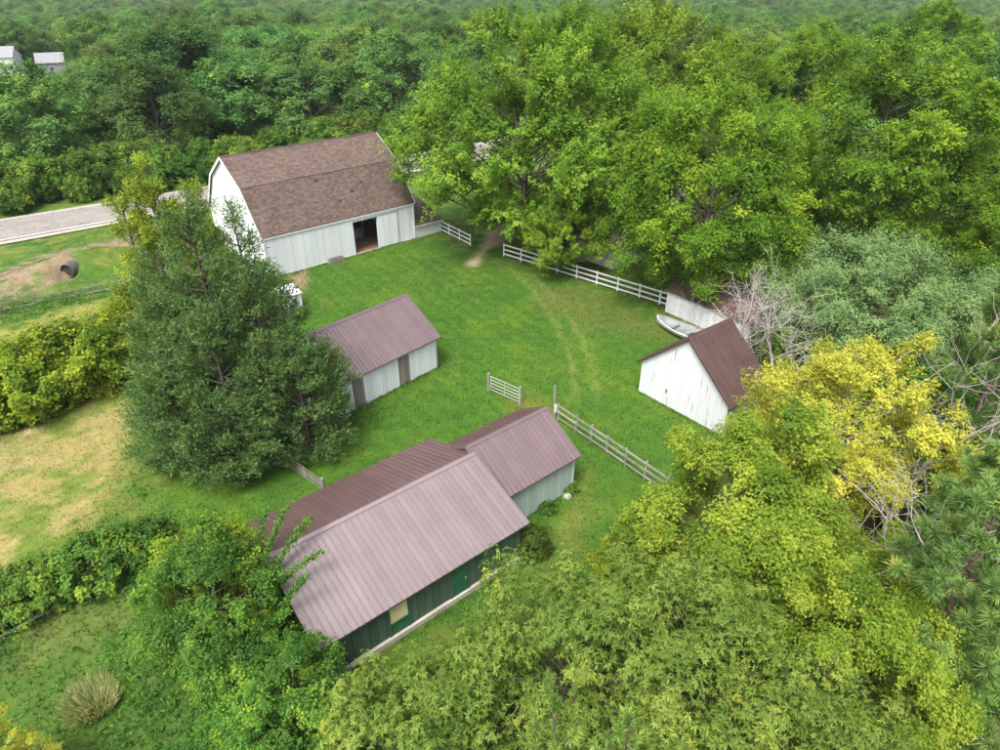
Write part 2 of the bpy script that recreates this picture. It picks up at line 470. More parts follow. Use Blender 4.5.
def ground_colour(x, y):
    x, y = np.asarray(x, float), np.asarray(y, float)
    n1, n2, n3 = fbm(x, y, .09, 1), fbm(x, y, .35, 5), fbm(x, y, 1.3, 9, 3)
    wob = (n2 - .5) * 3.2 + (n3 - .5) * 1.6
    def lerp(c, col, k):
        return c * (1 - k[..., None]) + np.array(col) * k[..., None]
    c = np.zeros(x.shape + (3,)) + np.array((.046, .112, .011))
    c = lerp(c, (.033, .092, .012), sstep(.5, .68, n1) * .75)
    c = lerp(c, (.066, .128, .012), sstep(.45, .66, n2) * .8)
    c = lerp(c, (.033, .092, .012), sstep(.56, .7, fbm(x, y, .7, 31, 3)) * .55)
    c = lerp(c, (.085, .118, .018), sstep(.58, .75, n3 * .6 + n1 * .4) * .5)
    # tracks of mower and tyres across the yard, running between the fences
    s = (x * .80 + y * .60)
    yin = sstep(0, 5, inside(YARD, x, y))
    c = c * (1 + .10 * yin * np.sin(s * 4.4 + 3 * n1))[..., None]
    for off in (0.0, 1.5):      # wheel tracks curving from the gate toward the drive
        tr = np.exp(-((x - (5.6 - .0105 * (y - 42) ** 2 + off)) / .28) ** 2) * sstep(37, 41, y) * (1 - sstep(60, 66, y))
        c = lerp(c, (.115, .16, .035), tr * .9 * (.4 + n3))
    out = 1 - sstep(-1.5, 3, inside(YARD, x, y) + wob)
    c = lerp(c, (.07, .12, .018), out * .55 * sstep(.35, .6, n2))
    c = lerp(c, (.16, .165, .04), out * .6 * sstep(.5, .7, n3))
    k = sstep(-.8, 1.4, inside(HAY_LOW, x, y) + wob)
    hay = lerp(lerp(np.zeros_like(c) + np.array((.23, .20, .075)), (.095, .145, .02), sstep(.46, .62, n2 * .6 + n3 * .4)), (.27, .215, .11), sstep(.52, .7, n1 * .5 + n3 * .5))
    c = c * (1 - k[..., None]) + hay * k[..., None]
    k = sstep(-.6, 1.2, inside(HAY_UP, x, y) + wob)
    c = lerp(c, (.20, .205, .05), k * (.55 + .45 * n3))
    k = sstep(-.6, 1.4, inside(BANK, x, y) + wob)
    c = lerp(c, (.20, .155, .105), k * sstep(.36, .56, n2 * .5 + n3 * .5))
    for p, col, w in ((DRIVE, (.30, .235, .17), .95), (BARN_DIRT, (.23, .17, .12), .9)):
        c = lerp(c, col, sstep(-.4, .7, inside(p, x, y) + wob * .35) * w)
    for p, col, w in ((WORN, (.105, .105, .032), .6), (PATH, (.19, .175, .045), .6), (GATE_WEAR, (.16, .14, .03), .6)):
        c = lerp(c, col, sstep(-1.2, 1.2, inside(p, x, y) + wob * .7) * w * (.45 + .55 * n3))
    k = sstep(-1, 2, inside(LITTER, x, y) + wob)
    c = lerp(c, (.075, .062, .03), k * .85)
    k = sstep(-1, 2, inside(ROUGH, x, y) + wob)
    c = lerp(c, (.05, .105, .016), k * .8)
    c = lerp(c, (.11, .13, .035), k * .5 * sstep(.58, .72, n2))
    far = sstep(95, 130, np.hypot(x, y))
    c = lerp(c, (.06, .08, .025), far * .8)
    return c

def build_ground():
    def axis(lo, hi, step, far):
        a = list(np.arange(lo, hi + 1e-6, step))
        s = step
        while a[-1] < far: s *= 1.35; a.append(a[-1] + s)
        s = step
        while a[0] > -far: s *= 1.35; a.insert(0, a[0] - s)
        return np.array(a)
    xs, ys = axis(-62, 40, .45, 2600), axis(4, 92, .45, 2600)
    X, Y = np.meshgrid(xs, ys)
    Z = height(X, Y)
    n, m = len(xs), len(ys)
    V = np.stack([X, Y, Z], -1).reshape(-1, 3)
    i = (np.arange(m - 1)[:, None] * n + np.arange(n - 1)[None])
    F = np.stack([i, i + 1, i + n + 1, i + n], -1).reshape(-1, 4)
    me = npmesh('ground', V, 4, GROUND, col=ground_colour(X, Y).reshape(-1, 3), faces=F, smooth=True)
    tag(add('ground', me), kind='structure')
build_ground()

# road: the far edge and the near edge of the paving
FAR = [(-130, 31), (-90, 57), (-61.0, 77.9), (-47.2, 88.0), (-34.5, 97.0), (-16.9, 109.6), (-8, 116.5), (12, 132), (40, 153), (70, 175)]
NEAR = [(-125, 23), (-85, 50), (-56.1, 70.3), (-44.0, 79.6), (-31, 88.8), (-14.2, 101.0), (-5, 107.8), (16, 124), (44, 145), (74, 167)]
def strip(name, a0, a1, z, mat, **kw):
    """a band across the road from fraction a0 to a1, near edge to far edge"""
    V, UV = [], []
    S = 0
    rows = []
    for k in range(len(FAR) - 1):
        for t in np.linspace(0, 1, 6, endpoint=(k == len(FAR) - 2)):
            f = np.array(FAR[k]) * (1 - t) + np.array(FAR[k + 1]) * t
            nn = np.array(NEAR[k]) * (1 - t) + np.array(NEAR[k + 1]) * t
            rows.append((nn, f))
    for q, (nn, f) in enumerate(rows):
        for a in np.linspace(a0, a1, 5):
            p = nn * (1 - a) + f * a
            crown = .10 * (1 - (2 * a - 1) ** 2)
            V.append((p[0], p[1], float(height(p[0], p[1])) + z + crown)); UV.append((a, q * 2.0))
    n = len(V) // 5
    Fc = [(i * 5 + j, i * 5 + j + 1, i * 5 + j + 6, i * 5 + j + 5) for i in range(n - 1) for j in range(4)]
    me = pymesh(name, V, Fc, mat)
    uv = me.uv_layers.new(name='UVMap')
    for l in me.loops: uv.data[l.index].uv = UV[l.vertex_index]
    return add(name, me)
tag(strip('road', 0, 1, .22, ROAD), kind='structure')
tag(strip('gravel_shoulder', -.10, 1.07, .17, surface('gravel_shoulder', [(.3, (.22, .19, .15)), (.7, (.36, .32, .27))], 3.0)), kind='structure')
tag(strip('edge_line_marking', .035, .052, .228, LINEWHITE), kind='structure')
tag(strip('edge_line_marking', .945, .962, .228, LINEWHITE), kind='structure')

# ------------------------------------------------------------------ buildings
def board_wall(wall, mat, a, b, z0, top, bw, normal, rng, skip=(), gap=.035):
    """vertical boards along a straight wall. a, b: (u, v) of the run; top(t): height at distance t; skip: (t0, t1) gaps"""
    a, b = Vector(a), Vector(b)
    L = (b - a).length
    d = (b - a) / L
    nrm = Vector(normal)
    n = max(1, round(L / bw)); w = L / n
    th = .028
    ang = math.atan2(d.y, d.x)
    for i in range(n):
        t0, t1 = i * w, (i + 1) * w
        tm = (t0 + t1) / 2
        if any(s0 < tm < s1 for s0, s1 in skip): continue
        g = w * gap
        p = a + d * tm + nrm * (th / 2 + rng.uniform(0, .012))
        zl = z0 + rng.uniform(-.02, .03)
        h0, h1 = top(t0), top(t1)
        if abs(h0 - h1) < 1e-4:
            box('siding_board', wall, mat, (p.x, p.y, (zl + h0) / 2), (w - 2 * g, th, h0 - zl), (0, 0, ang))
        else:
            x0, x1 = -(w / 2 - g), w / 2 - g
            v = [(x0, -th / 2, zl), (x1, -th / 2, zl), (x1, th / 2, zl), (x0, th / 2, zl),
                 (x0, -th / 2, h0), (x1, -th / 2, h1), (x1, th / 2, h1), (x0, th / 2, h0)]
            o = solid('siding_board', wall, mat, v, [(0, 3, 2, 1), (4, 5, 6, 7), (0, 1, 5, 4), (1, 2, 6, 5), (2, 3, 7, 6), (3, 0, 4, 7)])
            o.location = (p.x, p.y, 0); o.rotation_euler = (0, 0, ang)

def metal_slope(roof, mat, u0, u1, v_r, z_r, v_e, z_e, pw=.305, rib=.06):
    """ribbed sheets from the ridge line (v_r, z_r) down to the eave line (v_e, z_e), one object each"""
    n = max(1, round((u1 - u0) / pw)); w = (u1 - u0) / n
    s = Vector((0, v_e - v_r, z_e - z_r)); L = s.length; s /= L
    nrm = Vector((1, 0, 0)).cross(s)
    if nrm.z < 0: nrm = -nrm
    prof = [(0, 0), (w * .80, 0), (w * .84, rib), (w * .94, rib), (w * .99, 0)]
    v = []
    for off in (0, L):
        for (x, h) in prof:
            v.append(tuple(Vector((x, 0, 0)) + s * off + nrm * (h + .012)))
        v.append(tuple(Vector((w * .99, 0, 0)) + s * off - nrm * .01)); v.append(tuple(s * off - nrm * .01))
    k = len(prof) + 2
    f = [(i, (i + 1) % k, (i + 1) % k + k, i + k) for i in range(k)] + [tuple(range(k - 1, -1, -1)), tuple(range(k, 2 * k))]
    me = pymesh('roof_panel', v, f, mat)
    for i in range(n):
        o = add('roof_panel', me, roof)
        o.location = (u0 + i * w, v_r, z_r + random.uniform(0, .004))

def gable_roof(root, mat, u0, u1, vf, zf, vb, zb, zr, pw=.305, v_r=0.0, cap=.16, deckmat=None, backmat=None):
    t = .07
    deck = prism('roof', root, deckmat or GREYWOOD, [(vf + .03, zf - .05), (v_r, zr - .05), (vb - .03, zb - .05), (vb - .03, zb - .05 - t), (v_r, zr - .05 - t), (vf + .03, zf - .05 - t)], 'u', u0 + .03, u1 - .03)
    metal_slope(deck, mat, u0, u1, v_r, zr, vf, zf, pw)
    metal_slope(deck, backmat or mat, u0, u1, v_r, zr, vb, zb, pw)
    sf = (zr - zf) / (v_r - vf); sb = (zr - zb) / (vb - v_r)
    h = .065
    prism('ridge_cap', deck, mat, [(v_r - cap, zr - sf * cap + h), (v_r, zr + h + .03), (v_r + cap, zr - sb * cap + h), (v_r + cap, zr - sb * cap + h - .02), (v_r, zr + h), (v_r - cap, zr - sf * cap + h - .02)], 'u', u0 - .02, u1 + .02)
    for u in (u0 - .02, u1 + .02):   # rake flashing
        for (ve, ze) in ((vf, zf), (vb, zb)):
            beam('rake_trim', deck, mat, (u, v_r, zr - .02), (u, ve, ze - .02), .04, .12)
    return deck

rng = random.Random(3)

# --- the gambrel barn
B = empty('gambrel_barn', (-20.69, 71.28, 0), R(41.1), 'big white gambrel barn with brown shingle roof and open sliding door', 'barn')
bl, bw_, bhe, bhr, bk, bkz = 17.74, 6.89, 4.19, 10.64, 3.77, 8.32
ul, ur, vf, vb = -bl / 2 + .2, bl / 2 - .2, -bw_ + .15, bw_ - .15
D0, D1, DH = 1.04, 3.95, 3.55                      # doorway along the front wall
wt = .16
wall = box('front_wall', B, BARNWHITE, ((ul + D0) / 2, vf + wt / 2, 2.0), (D0 - ul, wt, 4.0))
w2 = box('front_wall', B, BARNWHITE, ((D1 + ur) / 2, vf + wt / 2, 2.0), (ur - D1, wt, 4.0))
w3 = box('door_header', B, BARNWHITE, ((D0 + D1) / 2, vf + wt / 2 - .002, (DH + 4.1) / 2), (D1 - D0 - .004, wt, 4.1 - DH))
board_wall(wall, BARNWHITE, (ul, vf), (D0, vf), .12, lambda t: 4.05, .26, (0, -1), rng)
board_wall(w2, BARNWHITE, (D1, vf), (ur, vf), .12, lambda t: 4.05, .26, (0, -1), rng)
board_wall(w3, BARNWHITE, (D0, vf), (D1, vf), DH, lambda t: 4.05, .26, (0, -1), rng)
for o in list(wall.children) + list(w2.children) + list(w3.children):   # boards were laid out in barn space
    o.matrix_parent_inverse = o.parent.matrix_basis.inverted()
def gz(v):
    v = abs(v)
    return bhr - (bhr - bkz) * v / bk if v < bk else bkz - (bkz - bhe) * (v - bk) / (bw_ - bk)
gp = [(vf, 0), (vf, gz(vf) - .15), (-bk, bkz - .15), (0, bhr - .15), (bk, bkz - .15), (vb, gz(vb) - .15), (vb, 0)]
gl = prism('gable_wall', B, BARNWHITE, gp, 'u', ul, ul + .15)
prism('gable_wall', B, BARNWHITE, gp, 'u', ur - .15, ur)
board_wall(gl, WHITE, (ul, vf), (ul, vb), .12, lambda t: gz(vf + t) - .16, .28, (-1, 0), rng)
box('back_wall', B, BARNWHITE, (0, vb - wt / 2, 2.0), (ur - ul - .31, wt, 4.0))
box('barn_floor', B, DIRTFLOOR, (0, 0, .05), (ur - ul - .32, vb - vf - .34, .1))
for i in range(3):
    box('interior_post', B, GREYWOOD, (-1 + i * 3, -1.5, 2.2), (.22, .22, 4.2))
box('loft_floor', B, GREYWOOD, (0, 0, 4.25), (ur - ul - .34, vb - vf - .36, .15))
box('manger', B, GREYWOOD, (3.6, -2.2, .6), (1.6, .8, 1.0))
box('foundation', B, CONCRETE, ((ul + D0) / 2, vf - .03, .06), (D0 - ul + .1, .14, .14))
box('foundation', B, CONCRETE, ((D1 + ur) / 2, vf - .03, .06), (ur - D1, .14, .14))
box('threshold', B, GREYWOOD, ((D0 + D1) / 2, vf - .02, .07), (D1 - D0, .3, .12))
sd = box('sliding_door', B, BARNWHITE, ((D1 + 6.45) / 2, vf - .11, 1.9), (6.45 - D1, .05, 3.5))
sdv = random.Random(9)
for i in range(9):
    w = (6.45 - D1) / 9
    o = box('door_board', sd, BARNWHITE, (D1 + (i + .5) * w, vf - .15, 1.9), (w * .93, .03, 3.46))
    o.matrix_parent_inverse = sd.matrix_basis.inverted()
box('door_track', B, GALV, ((D0 + 6.6) / 2, vf - .16, 3.74), (6.6 - D0, .08, .10))
# roof: four shingled slopes
def slope(name, root, mat, u0, u1, a, b, th=.12):
    (va, za), (vb_, zb_) = a, b
    d = Vector((vb_ - va, zb_ - za)); L = d.length
    nv = Vector((-d.y, d.x)).normalized()
    if nv.y < 0: nv = -nv
    P = [(va, za), (vb_, zb_), (vb_ - nv.x * th, zb_ - nv.y * th), (va - nv.x * th, za - nv.y * th)]
    v = [(u, p[0], p[1]) for u in (u0, u1) for p in P]
    f = [(0, 1, 5, 4), (1, 2, 6, 5), (2, 3, 7, 6), (3, 0, 4, 7), (3, 2, 1, 0), (4, 5, 6, 7)]
    me = pymesh(name, v, f, mat)
    uv = me.uv_layers.new(name='UVMap')
    for p in me.polygons:
        for li in p.loop_indices:
            vi = me.loops[li].vertex_index
            uv.data[li].uv = (v[vi][0], (Vector(v[vi][1:]) - Vector((va, za))).length)
    return add(name, me, root)
e0, e1 = -bl / 2, bl / 2
eave_f = (-bw_, bhe); brk_f = (-bk, bkz); brk_b = (bk, bkz); eave_b = (bw_, bhe)
r1 = slope('lower_roof', B, SHINGLE, e0, e1, brk_f, eave_f)
r2 = slope('upper_roof', B, SHINGLE, e0, e1, (0, bhr), (-bk - .06, bkz + .0))
slope('upper_roof', B, SHINGLE, e0, e1, (0.002, bhr - .002), brk_b)
slope('lower_roof', B, SHINGLE, e0, e1, brk_b, eave_b)
prism('ridge_shingles', r2, SHINGLE, [(-.16, bhr - .06), (0, bhr + .05), (.16, bhr - .06), (0, bhr - .01)], 'u', e0 - .01, e1 + .01)
for (u, f_) in ((-1.1, .12), (.5, .62), (2.2, .48), (3.6, .33)):
    v = -bk - (bw_ - bk) * f_; z = bkz - (bkz - bhe) * f_
    box('shingle_patch', r1, DARK, (u, v - .02, z + .02), (.3, .05, .24), (math.atan2(bw_ - bk, bkz - bhe) * -1, 0, 0))
for u in (e0 - .03, e1 + .03):
    for p, q in ((eave_f, brk_f), (brk_f, (0, bhr)), ((0, bhr), brk_b), (brk_b, eave_b)):
        beam('rake_trim', B, TRIM, (u, p[0], p[1] - .14), (u, q[0], q[1] - .14), .05, .26)
box('eave_trim', B, TRIM, (0, -bw_ + .04, bhe - .16), (bl - .1, .04, .16))
box('corner_trim', B, TRIM, (ul - .03, vf - .03, 2.1), (.16, .16, 4.0))
box('corner_trim', B, TRIM, (ur + .0, vf - .05, 2.1), (.16, .12, 4.0))
# lean-to against the far gable, flush with the front
LT = empty('lean_to', (0, 0, 0)); LT.parent = B
box('wall', LT, BARNWHITE, (ur + 1.95, vf + .06, .72), (3.6, .12, 1.44))
box('wall', LT, BARNWHITE, (ur + 3.7, vf + 2.6, .72), (.12, 5.0, 1.44))
rl = slope('roof', LT, SHINGLE, ur + .06, ur + 4.0, (-1.2, 3.3), (vf - .25, 1.5), .1)
box('eave_trim', LT, TRIM, (ur + 2.0, vf - .27, 1.42), (3.9, .04, .12))
step = empty('wooden_trough', (0, 0, 0), 0, 'small grey weathered wooden trough lying against the white barn wall', 'trough')
Bm = Matrix.Translation((-20.69, 71.28, 0)) @ Matrix.Rotation(R(41.1), 4, 'Z')
step.matrix_world = Bm @ Matrix.Translation((-1.6, vf - .5, 0))
box('side_board', step, GREYWOOD, (0, -.26, .25), (1.7, .05, .5)); box('side_board', step, GREYWOOD, (0, .26, .25), (1.7, .05, .5))
box('end_board', step, GREYWOOD, (-.83, 0, .25), (.05, .48, .48)); box('end_board', step, GREYWOOD, (.83, 0, .25), (.05, .48, .48))
box('bottom', step, GREYWOOD, (0, 0, .08), (1.6, .46, .05))

# --- the long green shed with its wing
MS = empty('long_metal_roofed_shed', (-5.8, 23.78, 0), R(39.5), 'long dark green shed with pinkish-brown ribbed metal roof and green door', 'shed')
ML, MW, MB, MHE, MHR = 11.43, 4.48, 4.4, 2.55, 4.23
u0, u1 = -ML / 2, ML / 2
zbk = MHR - (MHR - MHE) * MB / MW
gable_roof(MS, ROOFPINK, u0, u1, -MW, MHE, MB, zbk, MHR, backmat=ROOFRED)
wl, wr, wf, wb = u0 + .3, u1 - .3, -MW + .32, MB - .3
fz = lambda v: MHR - (MHR - MHE) * abs(v) / MW - .14
DR0, DR1, WN0, WN1 = 1.16, 2.0, -2.27, -1.37
core = box('front_wall', MS, DKGREEN, ((wl + wr) / 2, wf + .06, 1.25), (wr - wl, .12, 2.3))
board_wall(core, DKGREEN, (wl, wf), (wr, wf), .32, lambda t: fz(wf) - .02, .42, (0, -1), rng, skip=((DR0 - wl - .1, DR1 - wl + .1), (WN0 - wl - .1, WN1 - wl + .1)))
for o in list(core.children):
    o.matrix_parent_inverse = core.matrix_basis.inverted()
gpl = [(wf, 0), (wf, fz(wf)), (0, MHR - .14), (wb, fz(wb)), (wb, 0)]
gw = prism('gable_wall', MS, DKGREEN, gpl, 'u', wl, wl + .1)
board_wall(gw, DKGREEN, (wl, wf), (wl, wb), .3, lambda t: fz(wf + t) - .02, .42, (-1, 0), rng)
gw = prism('gable_wall', MS, DKGREEN, gpl, 'u', wr - .1, wr)
board_wall(gw, DKGREEN, (wr, wf), (wr, -2.3), .3, lambda t: fz(wf + t) - .02, .42, (1, 0), rng)
box('back_wall', MS, DKGREEN, ((wl + wr) / 2, wb - .06, 1.2), (wr - wl - .22, .12, 2.3))
box('foundation', MS, CONCRETE, ((wl + wr) / 2, wf - .05, .14), (wr - wl + .12, .24, .3))
d = box('door', MS, GREENDOOR, ((DR0 + DR1) / 2, wf - .035, 1.27), (DR1 - DR0, .06, 1.92))
for s in (DR0 - .07, DR1 + .07): box('door_frame', MS, DKGREEN, (s, wf - .04, 1.3), (.1, .08, 2.05))
o = box('door_handle', d, GALV, (DR1 - .12, wf - .09, 1.2), (.04, .06, .12)); o.matrix_parent_inverse = d.matrix_basis.inverted()
wnd = box('window_board', MS, CREAM, ((WN0 + WN1) / 2, wf - .03, 1.62), (WN1 - WN0, .05, .95))
box('window_sill', MS, GREENDOOR, ((WN0 + WN1) / 2 + .04, wf - .045, 1.08), (WN1 - WN0 + .1, .09, .07))
box('lower_panel', MS, GREENDOOR, ((WN0 + WN1) / 2 + .04, wf - .03, .68), (WN1 - WN0, .05, .7))
for s in (WN0 - .06, WN1 + .06): box('window_frame', MS, DKGREEN, (s, wf - .04, 1.25), (.1, .08, 1.85))

WG = empty('shed_wing', (.62, 29.86, 0), R(39.8), 'small pale mint-walled shed with brown ribbed roof joined to the long green shed', 'shed')
GL, GF, GB, GHE, GHR = 5.9, 2.99, 2.31, 2.55, 4.32
a0, a1 = 2.68 - GL, 2.68
zgb = GHR - (GHR - GHE) * GB / GF
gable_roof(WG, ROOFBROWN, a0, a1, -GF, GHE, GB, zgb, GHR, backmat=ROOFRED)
fz2 = lambda v: GHR - (GHR - GHE) * abs(v) / GF - .14
wl, wr, wf, wb = a0 + .15, a1 - .28, -GF + .3, GB - .25
core = box('front_wall', WG, MINT, ((wl + wr) / 2, wf + .06, 1.2), (wr - wl, .12, 2.3))
board_wall(core, MINT, (wl, wf), (wr, wf), .03, lambda t: fz2(wf) - .02, .30, (0, -1), rng)
for o in list(core.children): o.matrix_parent_inverse = core.matrix_basis.inverted()
gpl = [(wf, 0), (wf, fz2(wf)), (0, GHR - .14), (wb, fz2(wb)), (wb, 0)]
gw = prism('gable_wall', WG, MINT, gpl, 'u', wr - .1, wr)
board_wall(gw, MINT, (wr, wf), (wr, wb), .03, lambda t: fz2(wf + t) - .02, .30, (1, 0), rng)
prism('gable_wall', WG, DKGREEN, gpl, 'u', wl, wl + .1)
box('back_wall', WG, MINT, ((wl + wr) / 2, wb - .06, 1.2), (wr - wl - .22, .12, 2.3))
box('corner_trim', WG, TRIM, (wr + .02, wf - .02, 1.2), (.09, .09, 2.4))

# --- the middle shed with white and grey board bays
MD = empty('white_and_grey_shed', (-10.24, 42.44, 0), R(47.6), 'brown metal roofed shed with white walls and two grey plank bays beside the cedar', 'shed')
DL, DW, DHE, DHR = 9.12, 3.68, 2.64, 5.01
u0, u1 = -DL / 2, DL / 2
dk = gable_roof(MD, ROOFBROWN, u0, u1, -DW, DHE, DW, DHE, DHR)
fz3 = lambda v: DHR - (DHR - DHE) * abs(v) / DW - .14
wl, wr, wf, wb = u0 + .25, u1 - .25, -DW + .3, DW - .3
for (s, e, mt) in ((wl, -3.47, WHITE), (-3.47, -2.52, GREYWOOD), (-2.52, .58, WHITE), (.58, 1.64, GREYWOOD), (1.64, wr, WHITE)):
    nm = 'plank_door' if mt is GREYWOOD else 'front_wall'
    off = .05 if mt is GREYWOOD else 0
    core = box(nm, MD, mt, ((s + e) / 2, wf + .06 + off, 1.2), (e - s - .004, .12, 2.3))
    board_wall(core, mt, (s + .01, wf + off), (e - .01, wf + off), .04, lambda t: fz3(wf) - .03, .26 if mt is WHITE else .18, (0, -1), rng)
    for o in list(core.children): o.matrix_parent_inverse = core.matrix_basis.inverted()
gpl = [(wf, 0), (wf, fz3(wf)), (0, DHR - .14), (wb, fz3(wb)), (wb, 0)]
gw = prism('gable_wall', MD, GREYWOOD, gpl, 'u', wl, wl + .1)
board_wall(gw, GREYWOOD, (wl, wf), (wl, wb), .03, lambda t: fz3(wf + t) - .02, .24, (-1, 0), rng)
prism('gable_wall', MD, WHITE, gpl, 'u', wr - .1, wr)
box('back_wall', MD, WHITE, ((wl + wr) / 2, wb - .06, 1.2), (wr - wl - .22, .12, 2.3))
box('downpipe', MD, GALV, (wr - .1, wf - .1, 1.1), (.07, .07, 2.0))
o = box('rusty_patch', dk, RUST, (u0 + .9, -1.9, DHR - (DHR - DHE) * 1.9 / DW + .06), (.8, .9, .03), (math.atan2(DHR - DHE, DW), 0, 0))

# --- the small white shed with peeling gable
WS = empty('peeling_white_shed', (13.94, 38.57, 0), R(39.5), 'small white shed with peeling board gable and dark brown metal roof', 'shed')
SL, SW, SHE, SHR = 4.63, 3.84, 2.43, 5.85
u0, u1 = -SL / 2, SL / 2
gable_roof(WS, ROOFDARK, u0, u1, -SW, SHE, SW, SHE, SHR, .25)
fz4 = lambda v: SHR - (SHR - SHE) * abs(v) / SW - .14
wl, wr, wf, wb = u0 + .25, u1 - .2, -SW + .3, SW - .3
gpl = [(wf, 0), (wf, fz4(wf)), (0, SHR - .14), (wb, fz4(wb)), (wb, 0)]
gw = prism('gable_wall', WS, GREYWOOD, gpl, 'u', wl, wl + .1)
board_wall(gw, PEEL, (wl, wf), (wl, wb), .04, lambda t: fz4(wf + t) - .02, .235, (-1, 0), rng, gap=.014)
prism('gable_wall', WS, WHITE, gpl, 'u', wr - .1, wr)
core = box('side_wall', WS, GALV, ((wl + wr) / 2, wf + .06, 1.1), (wr - wl, .12, 2.1))
board_wall(core, MINT, (wl, wf), (wr, wf), .04, lambda t: fz4(wf) - .03, .2, (0, -1), rng)
for o in list(core.children): o.matrix_parent_inverse = core.matrix_basis.inverted()
box('side_wall', WS, WHITE, ((wl + wr) / 2, wb - .06, 1.1), (wr - wl - .22, .12, 2.1))
o = box('latch', gw, GREYWOOD, (wl - .06, 1.2, 1.2), (.05, .12, .3))

# --- low white shed behind it, and the boat in front of that
LS = empty('low_white_shed', (19.2, 51.3, 0), R(-52), 'low white-walled shed with brown roof behind the peeling white shed', 'shed')
gable_roof(LS, ROOFDARK, -4.3, 4.3, -2.6, 2.1, 2.6, 2.1, 3.3, .3)
core = box('front_wall', LS, HULL, (0, -2.3, 1.0), (8.2, .12, 2.05))
board_wall(core, HULL, (-4.1, -2.36), (4.1, -2.36), .03, lambda t: 2.05, .35, (0, -1), rng)
for o in list(core.children): o.matrix_parent_inverse = core.matrix_basis.inverted()
box('back_wall', LS, WHITE, (0, 2.3, 1.0), (8.2, .12, 2.05))
for s in (-4.1, 4.1): prism('gable_wall', LS, WHITE, [(-2.24, 0), (-2.24, 2.05), (0, 3.15), (2.24, 2.05), (2.24, 0)], 'u', s - .05, s + .05)

def boat(root):
    n, L, Wd = 17, 6.0, 1.15
    hull, inn, rim_n, rim_f = [], [], [], []
    for i in range(n):
        t = i / (n - 1); x = (t - .5) * L
        b = Wd * max(0.02, (1 - (2 * t - 1) ** 2)) ** .62
        sh = .52 + .22 * (2 * t - 1) ** 2
        hull.append([(x, s * b * k, z * sh) for s, k, z in ((-1, 1, 1), (-1, .86, .45), (-1, .45, .06), (1, .45, .06), (1, .86, .45), (1, 1, 1))])
        inn.append([(x * .98, s * b * k * .94, z * sh + .03) for s, k, z in ((-1, 1, .97), (-1, .84, .45), (-1, .42, .12), (1, .42, .12), (1, .84, .45), (1, 1, .97))])
        rim_n.append(((x, -b - .01, sh + .02), .045)); rim_f.append(((x, b + .01, sh + .02), .05))
    def skin(name, rows, mat):
        v = [p for r in rows for p in r]; k = 6
        f = [(i * k + j, i * k + j + 1, (i + 1) * k + j + 1, (i + 1) * k + j) for i in range(n - 1) for j in range(k - 1)]
        o = solid(name, root, mat, v, f)
        for p in o.data.polygons: p.use_smooth = True
    skin('hull', hull, HULL); skin('inner_hull', inn, BOATIN)
    for nm, rr, mt in (('gunwale', rim_n, HULL), ('gunwale', rim_f, BOATRIM)):
        add(nm, tubes_mesh(nm, [([p for p, _ in rr], [q for _, q in rr])], mt), root)
    for x, w in ((-1.2, 1.6), (.35, 1.8), (1.6, 1.25)):
        box('bench_seat', root, BOATIN, (x, 0, .38), (.22, w * .94, .035))
bt = empty('rowing_boat', (15.45, 48.5, .0), R(-52), 'white rowing boat with grey inside lying before the low white shed', 'boat')
boat(bt)
bt.rotation_euler = (R(-6), 0, R(-52))

# --- white outbuilding and farmhouse under the maples, seen only through gaps
def plain_house(name, loc, rz, L, W, he, hr, wallm, roofm, label, cat, wins=()):
    t = empty(name, (loc[0], loc[1], float(height(loc[0], loc[1])) - .2), rz, label, cat)
    P = [(-W, 0), (-W, he), (0, hr), (W, he), (W, 0)]
    prism('wall', t, wallm, P, 'u', -L / 2, L / 2)
    o = .35; s = (hr - he) / W
    rf = prism('roof', t, roofm, [(-W - o, he - s * o + .03), (0, hr + .03), (W + o, he - s * o + .03), (W + o, he - s * o + .18), (0, hr + .2), (-W - o, he - s * o + .18)], 'u', -L / 2 - .3, L / 2 + .3)
    for (u, z, w, h) in wins:
        f = box('window', t, TRIM, (u, -W - .03, z), (w + .2, .08, h + .2))
        g = box('pane', f, GLASS, (u, -W - .075, z), (w, .03, h)); g.matrix_parent_inverse = f.matrix_basis.inverted()
    for (v, z, w, h) in ((-W * .4, he * .6, .8, 1.1),):
        if wins:
            f = box('window', t, TRIM, (-L / 2 - .03, v, z), (.08, w + .2, h + .2))
            g = box('pane', f, GLASS, (-L / 2 - .075, v, z), (.03, w, h)); g.matrix_parent_inverse = f.matrix_basis.inverted()
    return t
plain_house('white_outbuilding', (11.6, 66.3, 0), R(-50), 5.2, 2.3, 2.4, 3.7, WHITE, TANROOF, 'white outbuilding half hidden under the big maple behind the rail fence', 'shed', ((-.8, 1.4, .7, .8),))
plain_house('farmhouse', (24, 86, 0), R(-48), 11, 4.2, 4.6, 7.2, WHITE, TANROOF, 'tan-roofed farmhouse almost hidden among the trees behind the rail fence', 'house', ((-3, 1.6, 1, 1.4), (0, 1.6, 1, 1.4), (3, 1.6, 1, 1.4)))
# coop by the barn
cp = empty('small_white_coop', (-19.0, 54.0, 0), R(41), 'tiny white coop with pale roof between barn and cedar', 'coop')
prism('wall', cp, WHITE, [(-.75, 0), (-.75, 1.35), (.75, 1.7), (.75, 0)], 'u', -.8, .8)
o = box('roof', cp, TRIM, (0, 0, 1.62), (1.75, 1.75, .07), (math.atan2(.35, 1.5), 0, 0))
box('door', cp, GREYWOOD, (.1, -.765, .6), (.5, .04, .9))
tag(beam('leaning_stake', None, GREYWOOD, (-15.9, 53.2, 0), (-16.1, 53.4, 1.1), .06, .06), 'thin grey stake standing in the lawn near the tiny coop', 'stake')

